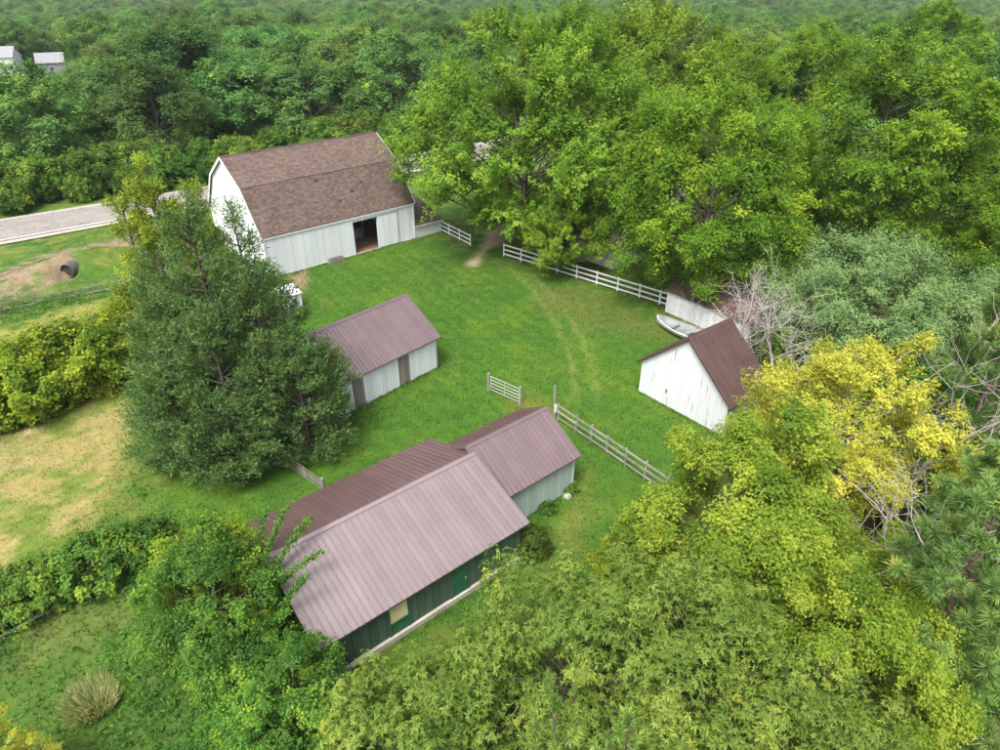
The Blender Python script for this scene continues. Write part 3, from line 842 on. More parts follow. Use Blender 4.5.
# far houses beyond the wood
fh = plain_house('far_white_house', (-163, 232, -3), R(20), 14, 5.5, 6.0, 8.6, WHITE, GREYROOF, 'white house far off beyond the wood at the frame edge', 'house', ((-3.5, 3.6, 1.4, 2), (3.5, 3.6, 1.4, 2)))
plain_house('far_grey_garage', (-151, 243, -3.5), R(25), 8, 4, 3.5, 6, GREYROOF, GREYROOF, 'grey-roofed garage next to the far white house', 'garage', ((0, 1.6, 1.2, 1.2),))
plain_house('far_grey_cottage', (-139, 247, -3.8), R(35), 9, 4, 3.5, 5.8, GREYROOF, GREYROOF, 'grey-roofed cottage against the dark trees, right of the far garage', 'house', ((0, 1.6, 1.2, 1.2),))
for k, (x, y, z) in enumerate(((158, 380, -10), (208, 400, -12), (120, 410, -12), (-10, 400, -12))):
    plain_house('distant_house', (x, y, z), R(20 + 31 * k), 12, 5, 9, 13, WHITE if k != 3 else RUST, GREYROOF,
                ('pale distant house among hazy trees above the maples', 'distant pale house among the hazy trees toward the upper right corner',
                 'distant pale house peeping over the tall oak', 'reddish distant house above the dark wood')[k], 'house', ((0, 4, 2, 2),))

# ------------------------------------------------------------------ fences and gates
def lerp3(a, b, t): return tuple(a[i] + (b[i] - a[i]) * t for i in range(3))
def rail_fence(name, pts, label, cat, mat, nrail, h, span, pw, rh, rt, group=None, jit=0.0):
    root = empty(name, (*pts[0], 0), 0, label, cat, group)
    ox, oy = pts[0]
    P = [Vector((x - ox, y - oy, 0)) for x, y in pts]
    for a, b in zip(P[:-1], P[1:]):
        L = (b - a).length; n = max(1, round(L / span))
        d = (b - a).normalized(); side = Vector((d.y, -d.x, 0)) * (pw / 2 + rt / 2)
        for i in range(n + 1):
            if i == n and b is not P[-1]: continue
            p = a + (b - a) * (i / n)
            lean = Vector((random.uniform(-jit, jit), random.uniform(-jit, jit), 0))
            beam('post', root, mat, p + Vector((0, 0, -.1)), p + lean + Vector((0, 0, h + random.uniform(0, jit))), pw, pw)
        for i in range(n):
            p, q = a + (b - a) * (i / n), a + (b - a) * ((i + 1) / n)
            for k in range(nrail):
                z = h * (.92 - k * .72 / max(1, nrail - 1)) if nrail > 1 else h * .85
                j = lambda: Vector((0, 0, random.uniform(-jit, jit) * .5))
                beam('rail', root, mat, p + side + Vector((0, 0, z)) + j(), q + side + Vector((0, 0, z)) + j() - (q - p).normalized() * .012, rt, rh)
    return root
rail_fence('white_rail_fence', [(-7.2, 74.9), (-3.3, 69.6)], 'short white three-rail fence from the barn lean-to to the dirt drive', 'fence', TRIM, 3, 1.35, 2.2, .13, .15, .04)
rail_fence('white_rail_fence', [(0.4, 66.6), (13.0, 56.0), (16.2, 53.2)], 'long white three-rail fence running under the big maple', 'fence', TRIM, 3, 1.4, 2.4, .13, .15, .04)
rail_fence('board_fence', [(3.95, 36.3), (5.0, 35.0), (6.75, 32.8), (10.6, 27.7)], 'silvery board fence running from the shed wing to the yellow tree', 'fence', FENCEWOOD, 3, 1.35, 1.75, .11, .13, .035, jit=.04)
tp = empty('gate_post', (3.75, 36.75, 0), 0, 'tall thin weathered post with white insulator at the end of the board fence', 'post')
beam('post', tp, FENCEWOOD, (0, 0, -.1), (-.08, .05, 2.5), .12, .12); box('insulator', tp, TRIM, (.02, -.09, .75), (.16, .12, .6))
def tube_gate(name, p, q, label, n, h, mat=GALV):
    root = empty(name, (*p, 0), math.atan2(q[1] - p[1], q[0] - p[0]), label, 'gate')
    L = math.hypot(q[0] - p[0], q[1] - p[1])
    for k in range(n):
        z = .2 + (h - .2) * k / (n - 1)
        add('rail', tubes_mesh('gate_rail', [([(0.06, 0, z), (L - .06, 0, z)], [.028, .028])], mat), root)
    for x in (.06, L * .5, L - .06):
        add('upright', tubes_mesh('gate_upright', [([(x, .03, .18), (x, .03, h + .02)], [.026, .026])], mat), root)
    for x in (-.08, L + .08):
        beam('post', root, FENCEWOOD, (x, 0, -.1), (x, 0, h + .2), .15, .15)
    return root
tube_gate('tube_gate', (-.75, 39.95), (1.35, 38.25), 'grey tube gate standing alone in the lawn by the shed wing', 5, 1.3)
tube_gate('tube_gate', (-13.1, 31.4), (-10.3, 29.0), 'weathered rail gate between the cedar and the long green shed', 5, 1.0, GREYWOOD)
rail_fence('old_plank_fence', [(-52, 47.5), (-44.6, 53.2), (-36.5, 58.4), (-29, 62.5)], 'low grey plank fence overgrown by weeds below the culvert', 'fence', GREYWOOD, 2, .75, 2.6, .12, .13, .04, jit=.08)
rail_fence('old_plank_fence', [(-24.5, 17.6), (-21.9, 20.2), (-20.6, 21.4)], 'broken grey plank fence poking out of the lower hedge', 'fence', FENCEWOOD, 2, .9, 1.7, .12, .15, .04, jit=.1)

# culvert
cv = empty('culvert_pipe', (-43.3, 61.9, 0.42), R(-8), 'dark open corrugated culvert pipe sticking out of the bank', 'culvert')
def culvert(root):
    n, k, r = 20, 24, .7
    V, F = [], []
    for i in range(n + 1):
        x = -.55 + i * .11
        rr = r * (1 + .028 * (i % 2))
        for j in range(k):
            a = 2 * math.pi * j / k
            V.append((rr * math.cos(a), x, rr * math.sin(a)))
    for i in range(n):
        for j in range(k): F.append((i * k + j, i * k + (j + 1) % k, (i + 1) * k + (j + 1) % k, (i + 1) * k + j))
    b = len(V)
    for i in range(n + 1):
        for j in range(k):
            x, y, z = V[i * k + j]; V.append((x * .93, y, z * .93))
    F += [tuple(b + q for q in reversed(f)) for f in F]
    F += [(j, b + j, b + (j + 1) % k, (j + 1) % k) for j in range(k)]
    o = solid('pipe', root, PIPE, V, F)
    solid('mouth_shade_disc', root, DARK, [(r * .95 * math.cos(2 * math.pi * j / k), -.40, r * .95 * math.sin(2 * math.pi * j / k)) for j in range(k)], [tuple(range(k))])  # near-black disc just inside the mouth, standing in for the pipe's inner shade
    add('rim', tubes_mesh('rim', [([(r * .97 * math.cos(a), -.55, r * .97 * math.sin(a)) for a in np.linspace(0, 2 * math.pi, 25)], [.05] * 25)], PIPE), root)
culvert(cv)

# ------------------------------------------------------------------ trees
def unit(a): return a / (np.linalg.norm(a, axis=-1, keepdims=True) + 1e-9)

def leaf_tris(c, axis, nrm, L, W):
    side = unit(np.cross(nrm, axis))
    L = np.asarray(L)[..., None]; W = np.asarray(W)[..., None]
    return np.stack([c + side * W * .5, c - side * W * .5, c + axis * L], -2).reshape(-1, 3)

def leaf_quads(c, axis, nrm, L, W):
    side = unit(np.cross(nrm, axis)); nrm = np.cross(axis, side)
    L = np.asarray(L)[..., None]; W = np.asarray(W)[..., None]
    q = np.stack([c, c + axis * L * .5 + side * W * .5 + nrm * L * .06, c + axis * L - nrm * L * .16, c + axis * L * .5 - side * W * .5 + nrm * L * .06], -2)
    return q.reshape(-1, 3)

def crown_shape(g, h, r, zb, ncl, bumps=8, core=.45, amp=.34, flat=.8):
    c0 = np.array((0, 0, zb * h + (1 - zb) * h * .42))
    up, dn = h - c0[2], c0[2] - zb * h
    d = unit(g.normal(size=(ncl, 3)))
    bd = unit(g.normal(size=(bumps, 3)) * (1, 1, .8))
    env = 1 - amp * .75 + amp * np.max(np.clip(d @ bd.T, 0, 1) ** 3, axis=1)
    f = (core + (1 - core) * g.random(ncl) ** .6) * env
    rad = np.where(d[:, 2] > 0, up, dn * 1.0)
    # a fuller, squarish dome
    p = d * f[:, None]
    p[:, :2] *= (1 + .12 * (1 - np.abs(d[:, 2:3])))
    pos = c0 + np.stack([p[:, 0] * r, p[:, 1] * r, p[:, 2] * rad], -1)
    return c0, d, pos

def foliage(g, pos, d, rcl, nsh, nlf, LL, LW, up=.5, out=.8, jit=.6, wid=.25, clus=1, droop=.15, yel=.03, cvar=.2, facing=.55, spread=.25, tri=False):
    """leafy shoots around each clump centre -> leaf quads and tints"""
    ncl = len(pos)
    rc = rcl * g.uniform(.7, 1.35, ncl)
    o = unit(d * np.array((1, 1, .85)) + np.array((0, 0, up)))
    ct = g.normal(0, cvar, ncl)
    P0 = np.repeat(pos, nsh, 0) + g.normal(size=(ncl * nsh, 3)) * (np.repeat(rc, nsh) * spread)[:, None]
    oo = np.repeat(o, nsh, 0)
    sd = unit(oo * out + g.normal(size=(ncl * nsh, 3)) * jit + np.array((0, 0, up * .4)))
    sl = np.repeat(rc, nsh) * g.uniform(.6, 1.35, ncl * nsh)
    st = np.repeat(ct, nsh) + g.normal(0, cvar * .55, ncl * nsh)
    st = np.where(g.random(ncl * nsh) < yel, g.uniform(.2, .5, ncl * nsh), st)
    n = ncl * nsh * nlf
    t = g.uniform(.1, 1, n)
    I = np.repeat(np.arange(ncl * nsh), nlf)
    w = np.repeat(rc, nsh)[I] * wid * (1.1 - .75 * t)
    p = P0[I] + sd[I] * (sl[I] * t)[:, None] + g.normal(size=(n, 3)) * w[:, None]
    p[:, 2] -= droop * sl[I] * t ** 2
    ax = unit(sd[I] * .7 + g.normal(size=(n, 3)) * .65 + np.array((0, 0, -.15)))
    puff = unit(p - np.repeat(np.repeat(pos, nsh, 0), nlf, 0) + oo[I] * (.35 * rcl))
    nr = unit(np.array((0, 0, facing)) + puff * .75 + g.normal(size=(n, 3)) * .30)
    ax = unit(ax - nr * (np.sum(ax * nr, 1) * .75)[:, None])
    if clus > 1:
        k = np.arange(clus)
        side = unit(np.cross(nr, ax)); fw = np.cross(side, nr)
        ph = (k - (clus - 1) / 2) * (4.6 / clus)
        axc = fw[:, None] * np.cos(ph)[None, :, None] + side[:, None] * np.sin(ph)[None, :, None]
        p = np.repeat(p, clus, 0); ax = unit(axc.reshape(-1, 3) + g.normal(size=(n * clus, 3)) * .15 + np.array((0, 0, -.2)))
        nr = np.repeat(nr, clus, 0); I = np.repeat(I, clus); n *= clus
    s = g.uniform(.65, 1.3, n)
    V = (leaf_tris if tri else leaf_quads)(p, ax, nr, LL * s, LW * s)
    tint = np.clip(.45 + st[I] + g.normal(0, .06, n), 0, 1)
    return V, np.repeat(tint, 3 if tri else 4)

def limbs(g, h, pos, c0, r0, zb, top=.82, thin=.03):
    zt = np.linspace(0, h * top, 8)
    wob = np.cumsum(g.normal(0, h * .008, (8, 2)), 0); wob[0] = 0
    T = np.column_stack([wob, zt]); T[0, 2] = -.25
    rad = r0 * (1 - zt / (h * top) * .85); rad[0] *= 1.5
    L = [(T, rad)]
    for p in pos:
        hd = math.hypot(p[0], p[1])
        zs = np.clip(p[2] - hd * g.uniform(.5, .9), zb * h * .55, h * top * .9)
        k = zs / (h * top) * 7
        i = min(int(k), 6); a = T[i] + (T[i + 1] - T[i]) * (k - i); a[2] = zs
        q = (a + p) / 2 + np.array((0, 0, -.08 * hd)) + g.normal(0, hd * .05 + .02, 3)
        ra = max(thin, r0 * .32 * (1 - zs / (h * 1.1)))
        tt = np.linspace(0, 1, 5)[:, None]
        L.append(((1 - tt) ** 2 * a + 2 * tt * (1 - tt) * q + tt ** 2 * p, np.linspace(ra, thin * .5, 5)))
    return L

def broadleaf(seed, h, r, zb, ncl, lm, LL, LW, rcl, nsh, nlf, r0=None, bark=None, inner=.25, shape={}, **kw):
    g = np.random.default_rng(seed)
    c0, d, pos = crown_shape(g, h, r, zb, ncl, **shape)
    V, t = foliage(g, pos, d, rcl, nsh, nlf, LL, LW, **kw)
    crown = npmesh('crown', V, 3 if kw.get('tri') else 4, lm, tint=t)
    sub = pos[g.permutation(ncl)[:max(8, int(ncl * .6))]]
    trunk = tubes_mesh('trunk', limbs(g, h, sub, c0, r0 or h * .022, zb), bark or BARK, 6)
    return trunk, crown

def plant(name, protos, loc, rz, s, label, cat='tree', group=None, sz=None):
    o = empty(name, (loc[0], loc[1], float(height(loc[0], loc[1]))), rz, label, cat, group)
    for nm, me in protos:
        c = add(nm, me, o)
    o.scale = (s, s, sz or s)
    return o
def tree(name, pr, loc, rz=0, s=1.0, label='', cat='tree', group=None, sz=None):
    return plant(name, (('trunk', pr[0]), ('crown', pr[1])), loc, rz, s, label, cat, group, sz)

# big maple over the fence and its neighbours
p = broadleaf(11, 21.8, 12.0, .05, 200, L_MAPLE, .27, .19, 2.3, 18, 54, tri=True, r0=.5, up=.6, shape=dict(core=.55, bumps=12, amp=.4), out=1.0, jit=.45, wid=.13, droop=.05, yel=.02, cvar=.13)
tree('big_maple', p, (2.9, 71.6), .4, 1, 'huge bright green maple arching over the dirt drive and white fence')
p_mb = p = broadleaf(12, 24.0, 10.5, .10, 160, L_MAPLE, .29, .20, 2.3, 16, 56, tri=True, r0=.5, up=.8, shape=dict(core=.6, bumps=12, amp=.4), out=1.0, jit=.4, wid=.13, droop=.0, yel=.10, cvar=.15)
tree('big_maple', p, (15.5, 83.5), 1.9, 1, 'tall yellow-tinged maple rising right behind the huge maple')
p_oak = broadleaf(13, 19.8, 6.8, .04, 140, L_OAK, .20, .155, 1.35, 20, 54, tri=True, r0=.4, up=.35, out=.7, jit=.8, wid=.26, droop=.1, yel=.02, cvar=.16, shape=dict(bumps=14, amp=.45, core=.62))
tree('oak', p_oak, (17.6, 55.2), .3, 1, 'tall clumpy green oak standing right behind the low white shed')
p_ash = broadleaf(14, 20.5, 8.0, .08, 140, L_OAK, .225, .17, 1.6, 18, 54, tri=True, r0=.4, up=.5, out=.8, jit=.65, wid=.22, droop=.12, yel=.02, cvar=.16, shape=dict(bumps=12, amp=.5, core=.6))
tree('ash_tree', p_ash, (36.0, 62.5), 1.0, 1, 'broad olive-green ash with pale inner branches beyond the grey-green willow')
tree('ash_tree', p_oak, (50.5, 66), 2.2, 1.05, 'yellow-green broad tree cut by the frame beyond the ash', sz=.9)
tree('ash_tree', p_oak, (41.5, 100), 4.0, 1.25, 'rounded golden-green tree standing between the tall maple and the ash', sz=1.06)
tree('ash_tree', p_ash, (76, 128), 2.0, 1.25, 'wide green tree high at the back, right of centre', sz=1.05)
tree('ash_tree', p_ash, (26.5, 70.5), 3.0, .72, 'lower green tree in the gap between the oak and the ash', sz=.6)
tree('ash_tree', p_oak, (43.5, 50), 5.1, .75, 'mid-sized green tree behind the grey-green willow by the frame edge', sz=.7)
tree('small_maple', p_mb, (6.2, 62.4), 1.2, .38, 'drooping bright green maple boughs hanging over the white rail fence', sz=.38)
tree('ash_tree', p_ash, (27, 91), 5.5, .95, 'green tree shading the hidden farmhouse')
tree('ash_tree', p_oak, (31, 79), 2.7, .8, 'dark green tree in the shaded gap beyond the oak', sz=.72)

p = broadleaf(15, 9.8, 6.6, .05, 130, L_SAGE, .175, .09, 1.35, 17, 56, tri=True, r0=.25, up=.55, out=.9, jit=.6, wid=.2, yel=.02, cvar=.12)
tree('willow', p, (27.4, 44.5), 0, 1, 'broad grey-green willow behind the yellow tree')
tree('willow', p, (37.5, 41.5), 2.1, .85, 'smaller grey-green willow near the frame edge above the pines')

g_ = np.random.default_rng(77)
def dead_tree(seed, h, spread, lean=(0, 0), n0=7, fine=3, r0=.14):
    g = np.random.default_rng(seed); Ls = []
    def grow(p, d, L, r, lev):
        pts = [p]; q = p.copy(); dd = d.copy(); k = 5
        for i in range(k):
            dd = unit(dd + g.normal(0, .16, 3) + np.array((0, 0, .04)))
            q = q + dd * L / k; pts.append(q.copy())
        Ls.append((np.array(pts), np.linspace(r, max(.006, r * .3), k + 1)))
        if lev < fine:
            for j in range(n0 if lev == 0 else 5):
                f = g.uniform(.3, 1) if lev else g.uniform(.15, 1)
                i = min(int(f * k), k - 1); b = pts[i] + (pts[i + 1] - pts[i]) * (f * k - i)
                nd = unit(dd * .7 + g.normal(size=3) * spread + np.array((0, 0, .15)))
                grow(b, nd, L * g.uniform(.4, .68), max(.01, r * (1 - .6 * f) * .6), lev + 1)
    grow(np.array((0., 0, -.2)), unit(np.array((lean[0], lean[1], 1.))), h * .75, r0, 0)
    return Ls
def bare(name, Ls, loc, label, rz=0):
    o = empty(name, (loc[0], loc[1], 0), rz, label, 'tree')
    add('trunk', tubes_mesh('trunk', Ls[:1], DEADWOOD, 7), o)
    add('branches', tubes_mesh('branches', Ls[1:], DEADWOOD, 4), o)
    return o
bare('dead_tree', dead_tree(4, 9.6, .7, (-.12, 0), 13, 3, .15), (17.6, 41.4), 'leafless pinkish-grey dead tree leaning over the peeling shed roof')
bare('dead_tree', dead_tree(9, 9.0, .8, (-.2, -.05), 13, 3, .13), (20.2, 39.6), 'bare grey thicket tree between the dead tree and the yellow tree')
bare('dead_tree', dead_tree(21, 11.5, .8, (.0, -.1), 13, 3, .15), (20.4, 25.2), 'bare pale branches tangled between the yellow tree and the pines')
bare('dead_tree', dead_tree(26, 10.5, .8, (.1, -.1), 11, 3, .13), (18.0, 21.0), 'dead grey limb lying across in front of the upper pine')

p = broadleaf(16, 13.4, 4.8, .18, 130, L_YELLOW, .135, .10, .95, 11, 50, tri=True, r0=.2, bark=DEADWOOD, up=.55, out=.85, jit=.6, wid=.22, yel=.1, cvar=.2, shape=dict(core=.35, bumps=11, amp=.5))
p_yel = p
tree('yellow_tree', p, (17.4, 26.8), 0, .94, 'bright yellow-leaved tree with bare grey twigs beside the peeling shed')
tree('yellow_tree', p, (16.6, 30.0), 2.6, .55, 'smaller bright yellow tree at the corner of the peeling white shed', sz=.56)

p_yg = broadleaf(17, 11.2, 4.0, .12, 120, L_YGREEN, .125, .105, .85, 19, 60, tri=True, r0=.2, up=.4, out=.75, jit=.7, wid=.26, yel=.06, cvar=.17, shape=dict(bumps=12, amp=.48, core=.62))
tree('young_maple', p_yg, (10.4, 20.0), 0, 1.0, 'yellow-green maple at the lower end of the board fence')
tree('young_maple', p_yg, (12.3, 13.8), 2.1, .68, 'yellow-green maple close below, beside the long-needled pine', sz=.86)
tree('young_maple', p_yg, (15.4, 18.6), 4.4, .62, 'low green maple in the dark gap before the pine', sz=.6)

p_bx = broadleaf(18, 9.6, 4.5, .08, 190, L_BOX, .17, .058, .85, 13, 7, r0=.18, up=.45, out=.75, jit=.75, wid=.3, clus=5, droop=.1, yel=.025, cvar=.14, facing=.7, shape=dict(bumps=14, amp=.32))
tree('box_elder', p_bx, (2.6, 13.2), 0, .97, 'wide grey-green box elder filling the bottom centre')
tree('box_elder', p_bx, (7.3, 14.2), 2.4, .96, 'grey-green box elder right of the bottom centre, under the yellow-green maple')
tree('box_elder', p_bx, (-1.6, 11.5), 4.0, .86, 'lower grey-green box elder in front of the long green shed')
tree('box_elder', p_bx, (9.6, 10.4), 5.2, .85, 'grey-green box elder cut by the bottom edge beside the yellow-green maple')
tree('box_elder', p_bx, (4.5, 8.6), 1.2, .78, 'grey-green box elder cut by the bottom edge near the pine tips')

p_elm = broadleaf(19, 8.4, 3.4, .03, 130, L_ELM, .14, .095, .85, 15, 30, r0=.16, up=.45, out=.8, jit=.7, wid=.2, yel=.05, cvar=.2, shape=dict(bumps=12, amp=.45))
tree('elm', p_elm, (-11.7, 18.0), 0, .84, 'dark green elm crowding the end of the long green shed')
tree('elm', p_elm, (-7.6, 13.6), 2.5, .78, 'dark green elm below the corner of the long shed roof', sz=.62)
tree('elm', p_elm, (-9.2, 11.8), 4.4, .66, 'dark green elm cut by the bottom edge, left of the box elders', sz=.5)
tree('elm', (p_elm[0], broadleaf(29, 7.4, 3.0, .03, 120, L_HEDGE, .17, .12, .8, 10, 24, up=.5, yel=.06)[1]), (-13.3, 20.4), 1, .74, 'yellow-green bush tree left of the dark elm')

# long leafy elm shoots over the roof end
def whips(seed, starts):
    g = np.random.default_rng(seed); V, T, Ls = [], [], []
    for (a, b, sag) in starts:
        a, b = np.array(a, float), np.array(b, float)
        L = np.linalg.norm(b - a)
        tt = np.linspace(0, 1, 8)[:, None]
        m = (a + b) / 2 + np.array((0, 0, sag))
        P = (1 - tt) ** 2 * a + 2 * tt * (1 - tt) * m + tt ** 2 * b
        Ls.append((P, np.linspace(.03, .008, 8)))
        n = int(120 * L)
        t = g.uniform(.12, 1, n)[:, None]
        q = (1 - t) ** 2 * a + 2 * t * (1 - t) * m + t ** 2 * b
        dr = unit(b - a)
        ax = unit(g.normal(size=(n, 3)) + dr * .4)
        V.append(leaf_quads(q + g.normal(size=(n, 3)) * .07, ax, unit(g.normal(size=(n, 3)) * .5 + (0, 0, 1)), g.uniform(.10, .19, n), g.uniform(.07, .11, n)))
        T.append(np.repeat(np.clip(g.normal(.45, .16, n), 0, 1), 4))
    return tubes_mesh('trunk', Ls, BARK, 5), npmesh('crown', np.concatenate(V), 4, L_ELM, tint=np.concatenate(T))
wt_, wc_ = whips(3, [((0, 0, 3.2), (2.1, 2.6, 5.6), .5), ((0, 0, 3.4), (1.0, 3.0, 5.9), .7), ((.2, -.3, 3.0), (2.9, 1.2, 5.0), .8), ((.8, -1.0, 2.6), (2.6, -.4, 5.3), .4),
                      ((.6, -1.2, 2.4), (2.2, -1.9, 5.0), .5), ((-.3, .4, 3.2), (.2, 2.6, 6.0), .5), ((1.4, -2.2, 2.0), (2.6, -3.0, 4.4), .5), ((1.2, -1.6, 2.2), (3.6, -2.2, 3.8), .8), ((0, 0, 0), (0, 0, 3.3), .1), ((0, 0, .2), (1.2, -2.0, 2.6), .1)])
plant('elm_sapling', (('trunk', wt_), ('crown', wc_)), (-10.4, 18.6), R(0), 1, 'elm sapling with long leafy shoots reaching over the brown roof')

# hedgerows and bushes
p_hd = [broadleaf(31 + k, 4.2, 3.2, .0, 110, L_HEDGE, .21, .15, .8, 12, 26, r0=.08, up=.4, out=.75, jit=.75, wid=.26, yel=.06, cvar=.2, shape=dict(bumps=12, amp=.4)) for k in range(2)]
for k, (x, y, s, lb) in enumerate(((-36.5, 35.6, 1.0, 'yellow-green hedge shrub cut by the frame edge in the upper hedgerow'), (-33.0, 38.2, 1.05, 'second yellow-green shrub from the frame edge in the upper hedgerow'),
                                   (-30.6, 41.6, 1.1, 'third yellow-green shrub from the frame edge in the upper hedgerow'), (-28.6, 45.6, 1.0, 'tall yellow-green shrub at the cedar end of the upper hedgerow'),
                                   (-28.0, 49.8, .85, 'lime-green shrub behind the cedar end of the upper hedgerow'))):
    tree('hedge_shrub', p_hd[k % 2], (x, y), k * 1.7, s, lb, 'shrub', 'upper hedgerow shrubs')
p_low = [broadleaf(41 + k, 4.2, 3.2, .0, 90, L_SHRUB, .30, .2, .8, 9, 18, r0=.08, wid=.26, cvar=.2) for k in range(2)]
for k, (x, y, s, lb) in enumerate(((-24.2, 19.6, .46, 'dark hedge shrub at the frame edge above the broken plank fence'), (-22.3, 21.5, .5, 'dark hedge shrub right of the broken plank fence'),
                                   (-20.5, 22.8, .54, 'fullest dark shrub in the middle of the lower hedgerow'), (-18.6, 24.2, .46, 'small dark shrub at the far end of the lower hedgerow'))):
    tree('low_hedge_shrub', p_low[k % 2], (x, y), k * 2.1, s, lb, 'shrub', 'lower hedgerow shrubs')

tree('small_bush', p_low[0], (1.75, 24.3), 1, .26, 'dark leafy bush at the corner of the long green shed', 'shrub', sz=.45)
tree('small_bush', p_hd[1], (5.9, 22.6), 2, .42, 'small lime-yellow bush at the lawn edge above the box elders', 'shrub', sz=.5)
tree('small_bush', p_low[1], (6.9, 23.2), 1, .3, 'dark blue-green sapling beside the lime-yellow bush', 'shrub', sz=.45)
tree('small_bush', p_low[1], (4.0, 29.3), 3, .16, 'low weeds and leaves at the corner of the mint-walled wing', 'plant', sz=.14)
tree('small_bush', p_low[0], (2.6, 27.6), 5, .15, 'low weeds along the foot of the mint wall', 'plant', sz=.11)
tree('small_bush', p_yel, (-17.6, 11.9), 1, .34, 'yellow leafy bush tip in the bottom left corner', 'shrub', sz=.36)
tag(add('field_stone', pymesh('field_stone', [(.3, 0, 0), (.1, .25, 0), (-.25, .18, 0), (-.3, -.12, 0), (.05, -.25, 0), (.2, .02, .22), (.02, .14, .26), (-.16, .06, .22), (-.12, -.08, .2), (.06, -.12, .23)],
    [(0, 1, 6, 5), (1, 2, 7, 6), (2, 3, 8, 7), (3, 4, 9, 8), (4, 0, 5, 9), (5, 6, 7, 8, 9)], STONE)), 'pale field stone in the weeds at the mint wing corner', 'stone').location = (3.9, 28.7, -.03)

for k, (x, y, s, lb) in enumerate(((23.5, 27.0, .9, 'dark shrub under the bare pale branches'), (28.5, 24.0, 1.0, 'dark shrub at the frame edge between the pines'), (26.0, 34.5, 1.1, 'dark shrub between the willow and the upper pine'),
                                   (31.5, 34.0, 1.1, 'dark shrub behind the upper pine at the frame edge'), (21.5, 33.5, .9, 'dark shrub in the shade behind the yellow tree'), (19.5, 18.0, .9, 'dark shrub between the lower pine and the bare limbs'),
                                   (23.0, 17.0, .9, 'dark shrub at the frame edge beside the lower pine'), (33.0, 28.5, 1.1, 'dark shrub right under the upper pine'), (22.5, 44.0, .9, 'shrub at the foot of the grey-green willow'))):
    tree('undergrowth_shrub', p_low[k % 2], (x, y), k * 1.3, s, lb, 'shrub', 'undergrowth below the pines')

# pale feathery grass clump
def grass_clump(seed, n, r, h):
    g = np.random.default_rng(seed)
    a = g.uniform(0, 2 * np.pi, n); q = r * .4 * np.sqrt(g.random(n))
    p = np.column_stack([q * np.cos(a), q * np.sin(a), np.zeros(n)])
    d = unit(np.column_stack([np.cos(a) * g.uniform(.05, .75, n), np.sin(a) * g.uniform(.05, .75, n), np.ones(n)]))
    side = unit(np.cross(d, g.normal(size=(n, 3))))
    L = (h * g.uniform(.5, 1.15, n))[:, None]
    V = np.stack([p - side * .015, p + side * .015, p + d * L * .7 + side * .025 - (0, 0, .0), p + d * L + np.array((0, 0, -.12)) * L], 1)
    return npmesh('blades', V.reshape(-1, 3), 4, L_STRAW, tint=np.repeat(np.clip(g.normal(.5, .25, n), 0, 1), 4))
gc = empty('feathery_grass', (-16.9, 16.0, 0), 0, 'pale feathery grass clump in the rough meadow', 'grass clump')
add('blades', grass_clump(5, 1500, 2.2, .85), gc)

# --- red cedars
def cedar(seed, cones, nb, lm, plume=.62, ls=1.0):
    g = np.random.default_rng(seed)
    Lb, PP, DD, TT = [], [], [], []
    for (dx, dy, h, r, wgt) in cones:
        Lb.append((np.array([(dx, dy, -.2), (dx * 1.02, dy, h * .5), (dx, dy, h * .97)]), np.array([.28, .16, .02]) * h / 14))
        for i in range(int(nb * wgt)):
            u = g.random() ** 1.25
            z = h * (.02 + .96 * u)
            R_ = r * (1 - (z / h) ** 1.7) ** .8 * (.72 + .28 * min(1, z / (.25 * h))) * g.uniform(.7, 1.14) + .15
            az_ = g.uniform(0, 2 * np.pi)
            el_ = g.uniform(.15, .5) + .5 * (z / h) ** 2
            d = np.array((np.cos(az_) * np.cos(el_), np.sin(az_) * np.cos(el_), np.sin(el_)))
            a = np.array((dx, dy, max(.1, z - R_ * np.sin(el_) * .7)))
            tip = a + d * R_ / np.cos(el_) * .95
            Lb.append((np.array([a, (a + tip) / 2 - (0, 0, .06 * R_), tip]), np.array([.06, .035, .01])))
            m = int(8 + R_ * 8)
            t = g.uniform(.3, 1.0, m) ** .7
            P = a + (tip - a) * t[:, None] + g.normal(size=(m, 3)) * (.12 + .10 * R_ * (1.15 - t))[:, None]
            P[:, 2] = np.maximum(P[:, 2], .1)
            PP.append(P)
            DD.append(unit(d * 1.0 + g.normal(size=(m, 3)) * .42 + np.array((0, 0, .45))))
            TT.append(np.full(m, g.normal(0, .14)))
    P, D, T = np.concatenate(PP), np.concatenate(DD), np.concatenate(TT)
    k = 13
    n = len(P)
    L = plume * g.uniform(.55, 1.35, n)
    I = np.repeat(np.arange(n), k)
    t = np.tile(np.linspace(.0, 1, k), n)
    q = P[I] + D[I] * (L[I] * t)[:, None] + g.normal(size=(n * k, 3)) * (.085 * (1.15 - t) * plume / .62)[:, None]
    ax = unit(D[I] * 1.0 + g.normal(size=(n * k, 3)) * .55)
    V = leaf_quads(q, ax, unit(g.normal(size=(n * k, 3)) + (0, 0, .6)), ls * g.uniform(.12, .24, n * k), ls * g.uniform(.04, .075, n * k))
    tint = np.clip(.42 + T[I] + g.normal(0, .12, n)[I] + g.normal(0, .08, n * k), 0, 1)
    print('cedar leaves', n * k)
    return tubes_mesh('trunk', Lb, CEDARBARK, 5), npmesh('crown', V, 4, lm, tint=np.repeat(tint, 4))
p = cedar(51, [(0, 0, 15.6, 5.0, .9), (2.8, -.4, 13.0, 4.0, .65), (-2.6, .8, 13.2, 3.8, .65), (1.0, -2.8, 10.4, 3.8, .6), (4.8, -1.6, 8.4, 3.0, .45), (-2.2, -2.6, 8.8, 3.4, .5), (1.6, 2.0, 14.6, 2.8, .4), (5.6, .6, 6.8, 2.6, .35)], 165, L_CEDAR)
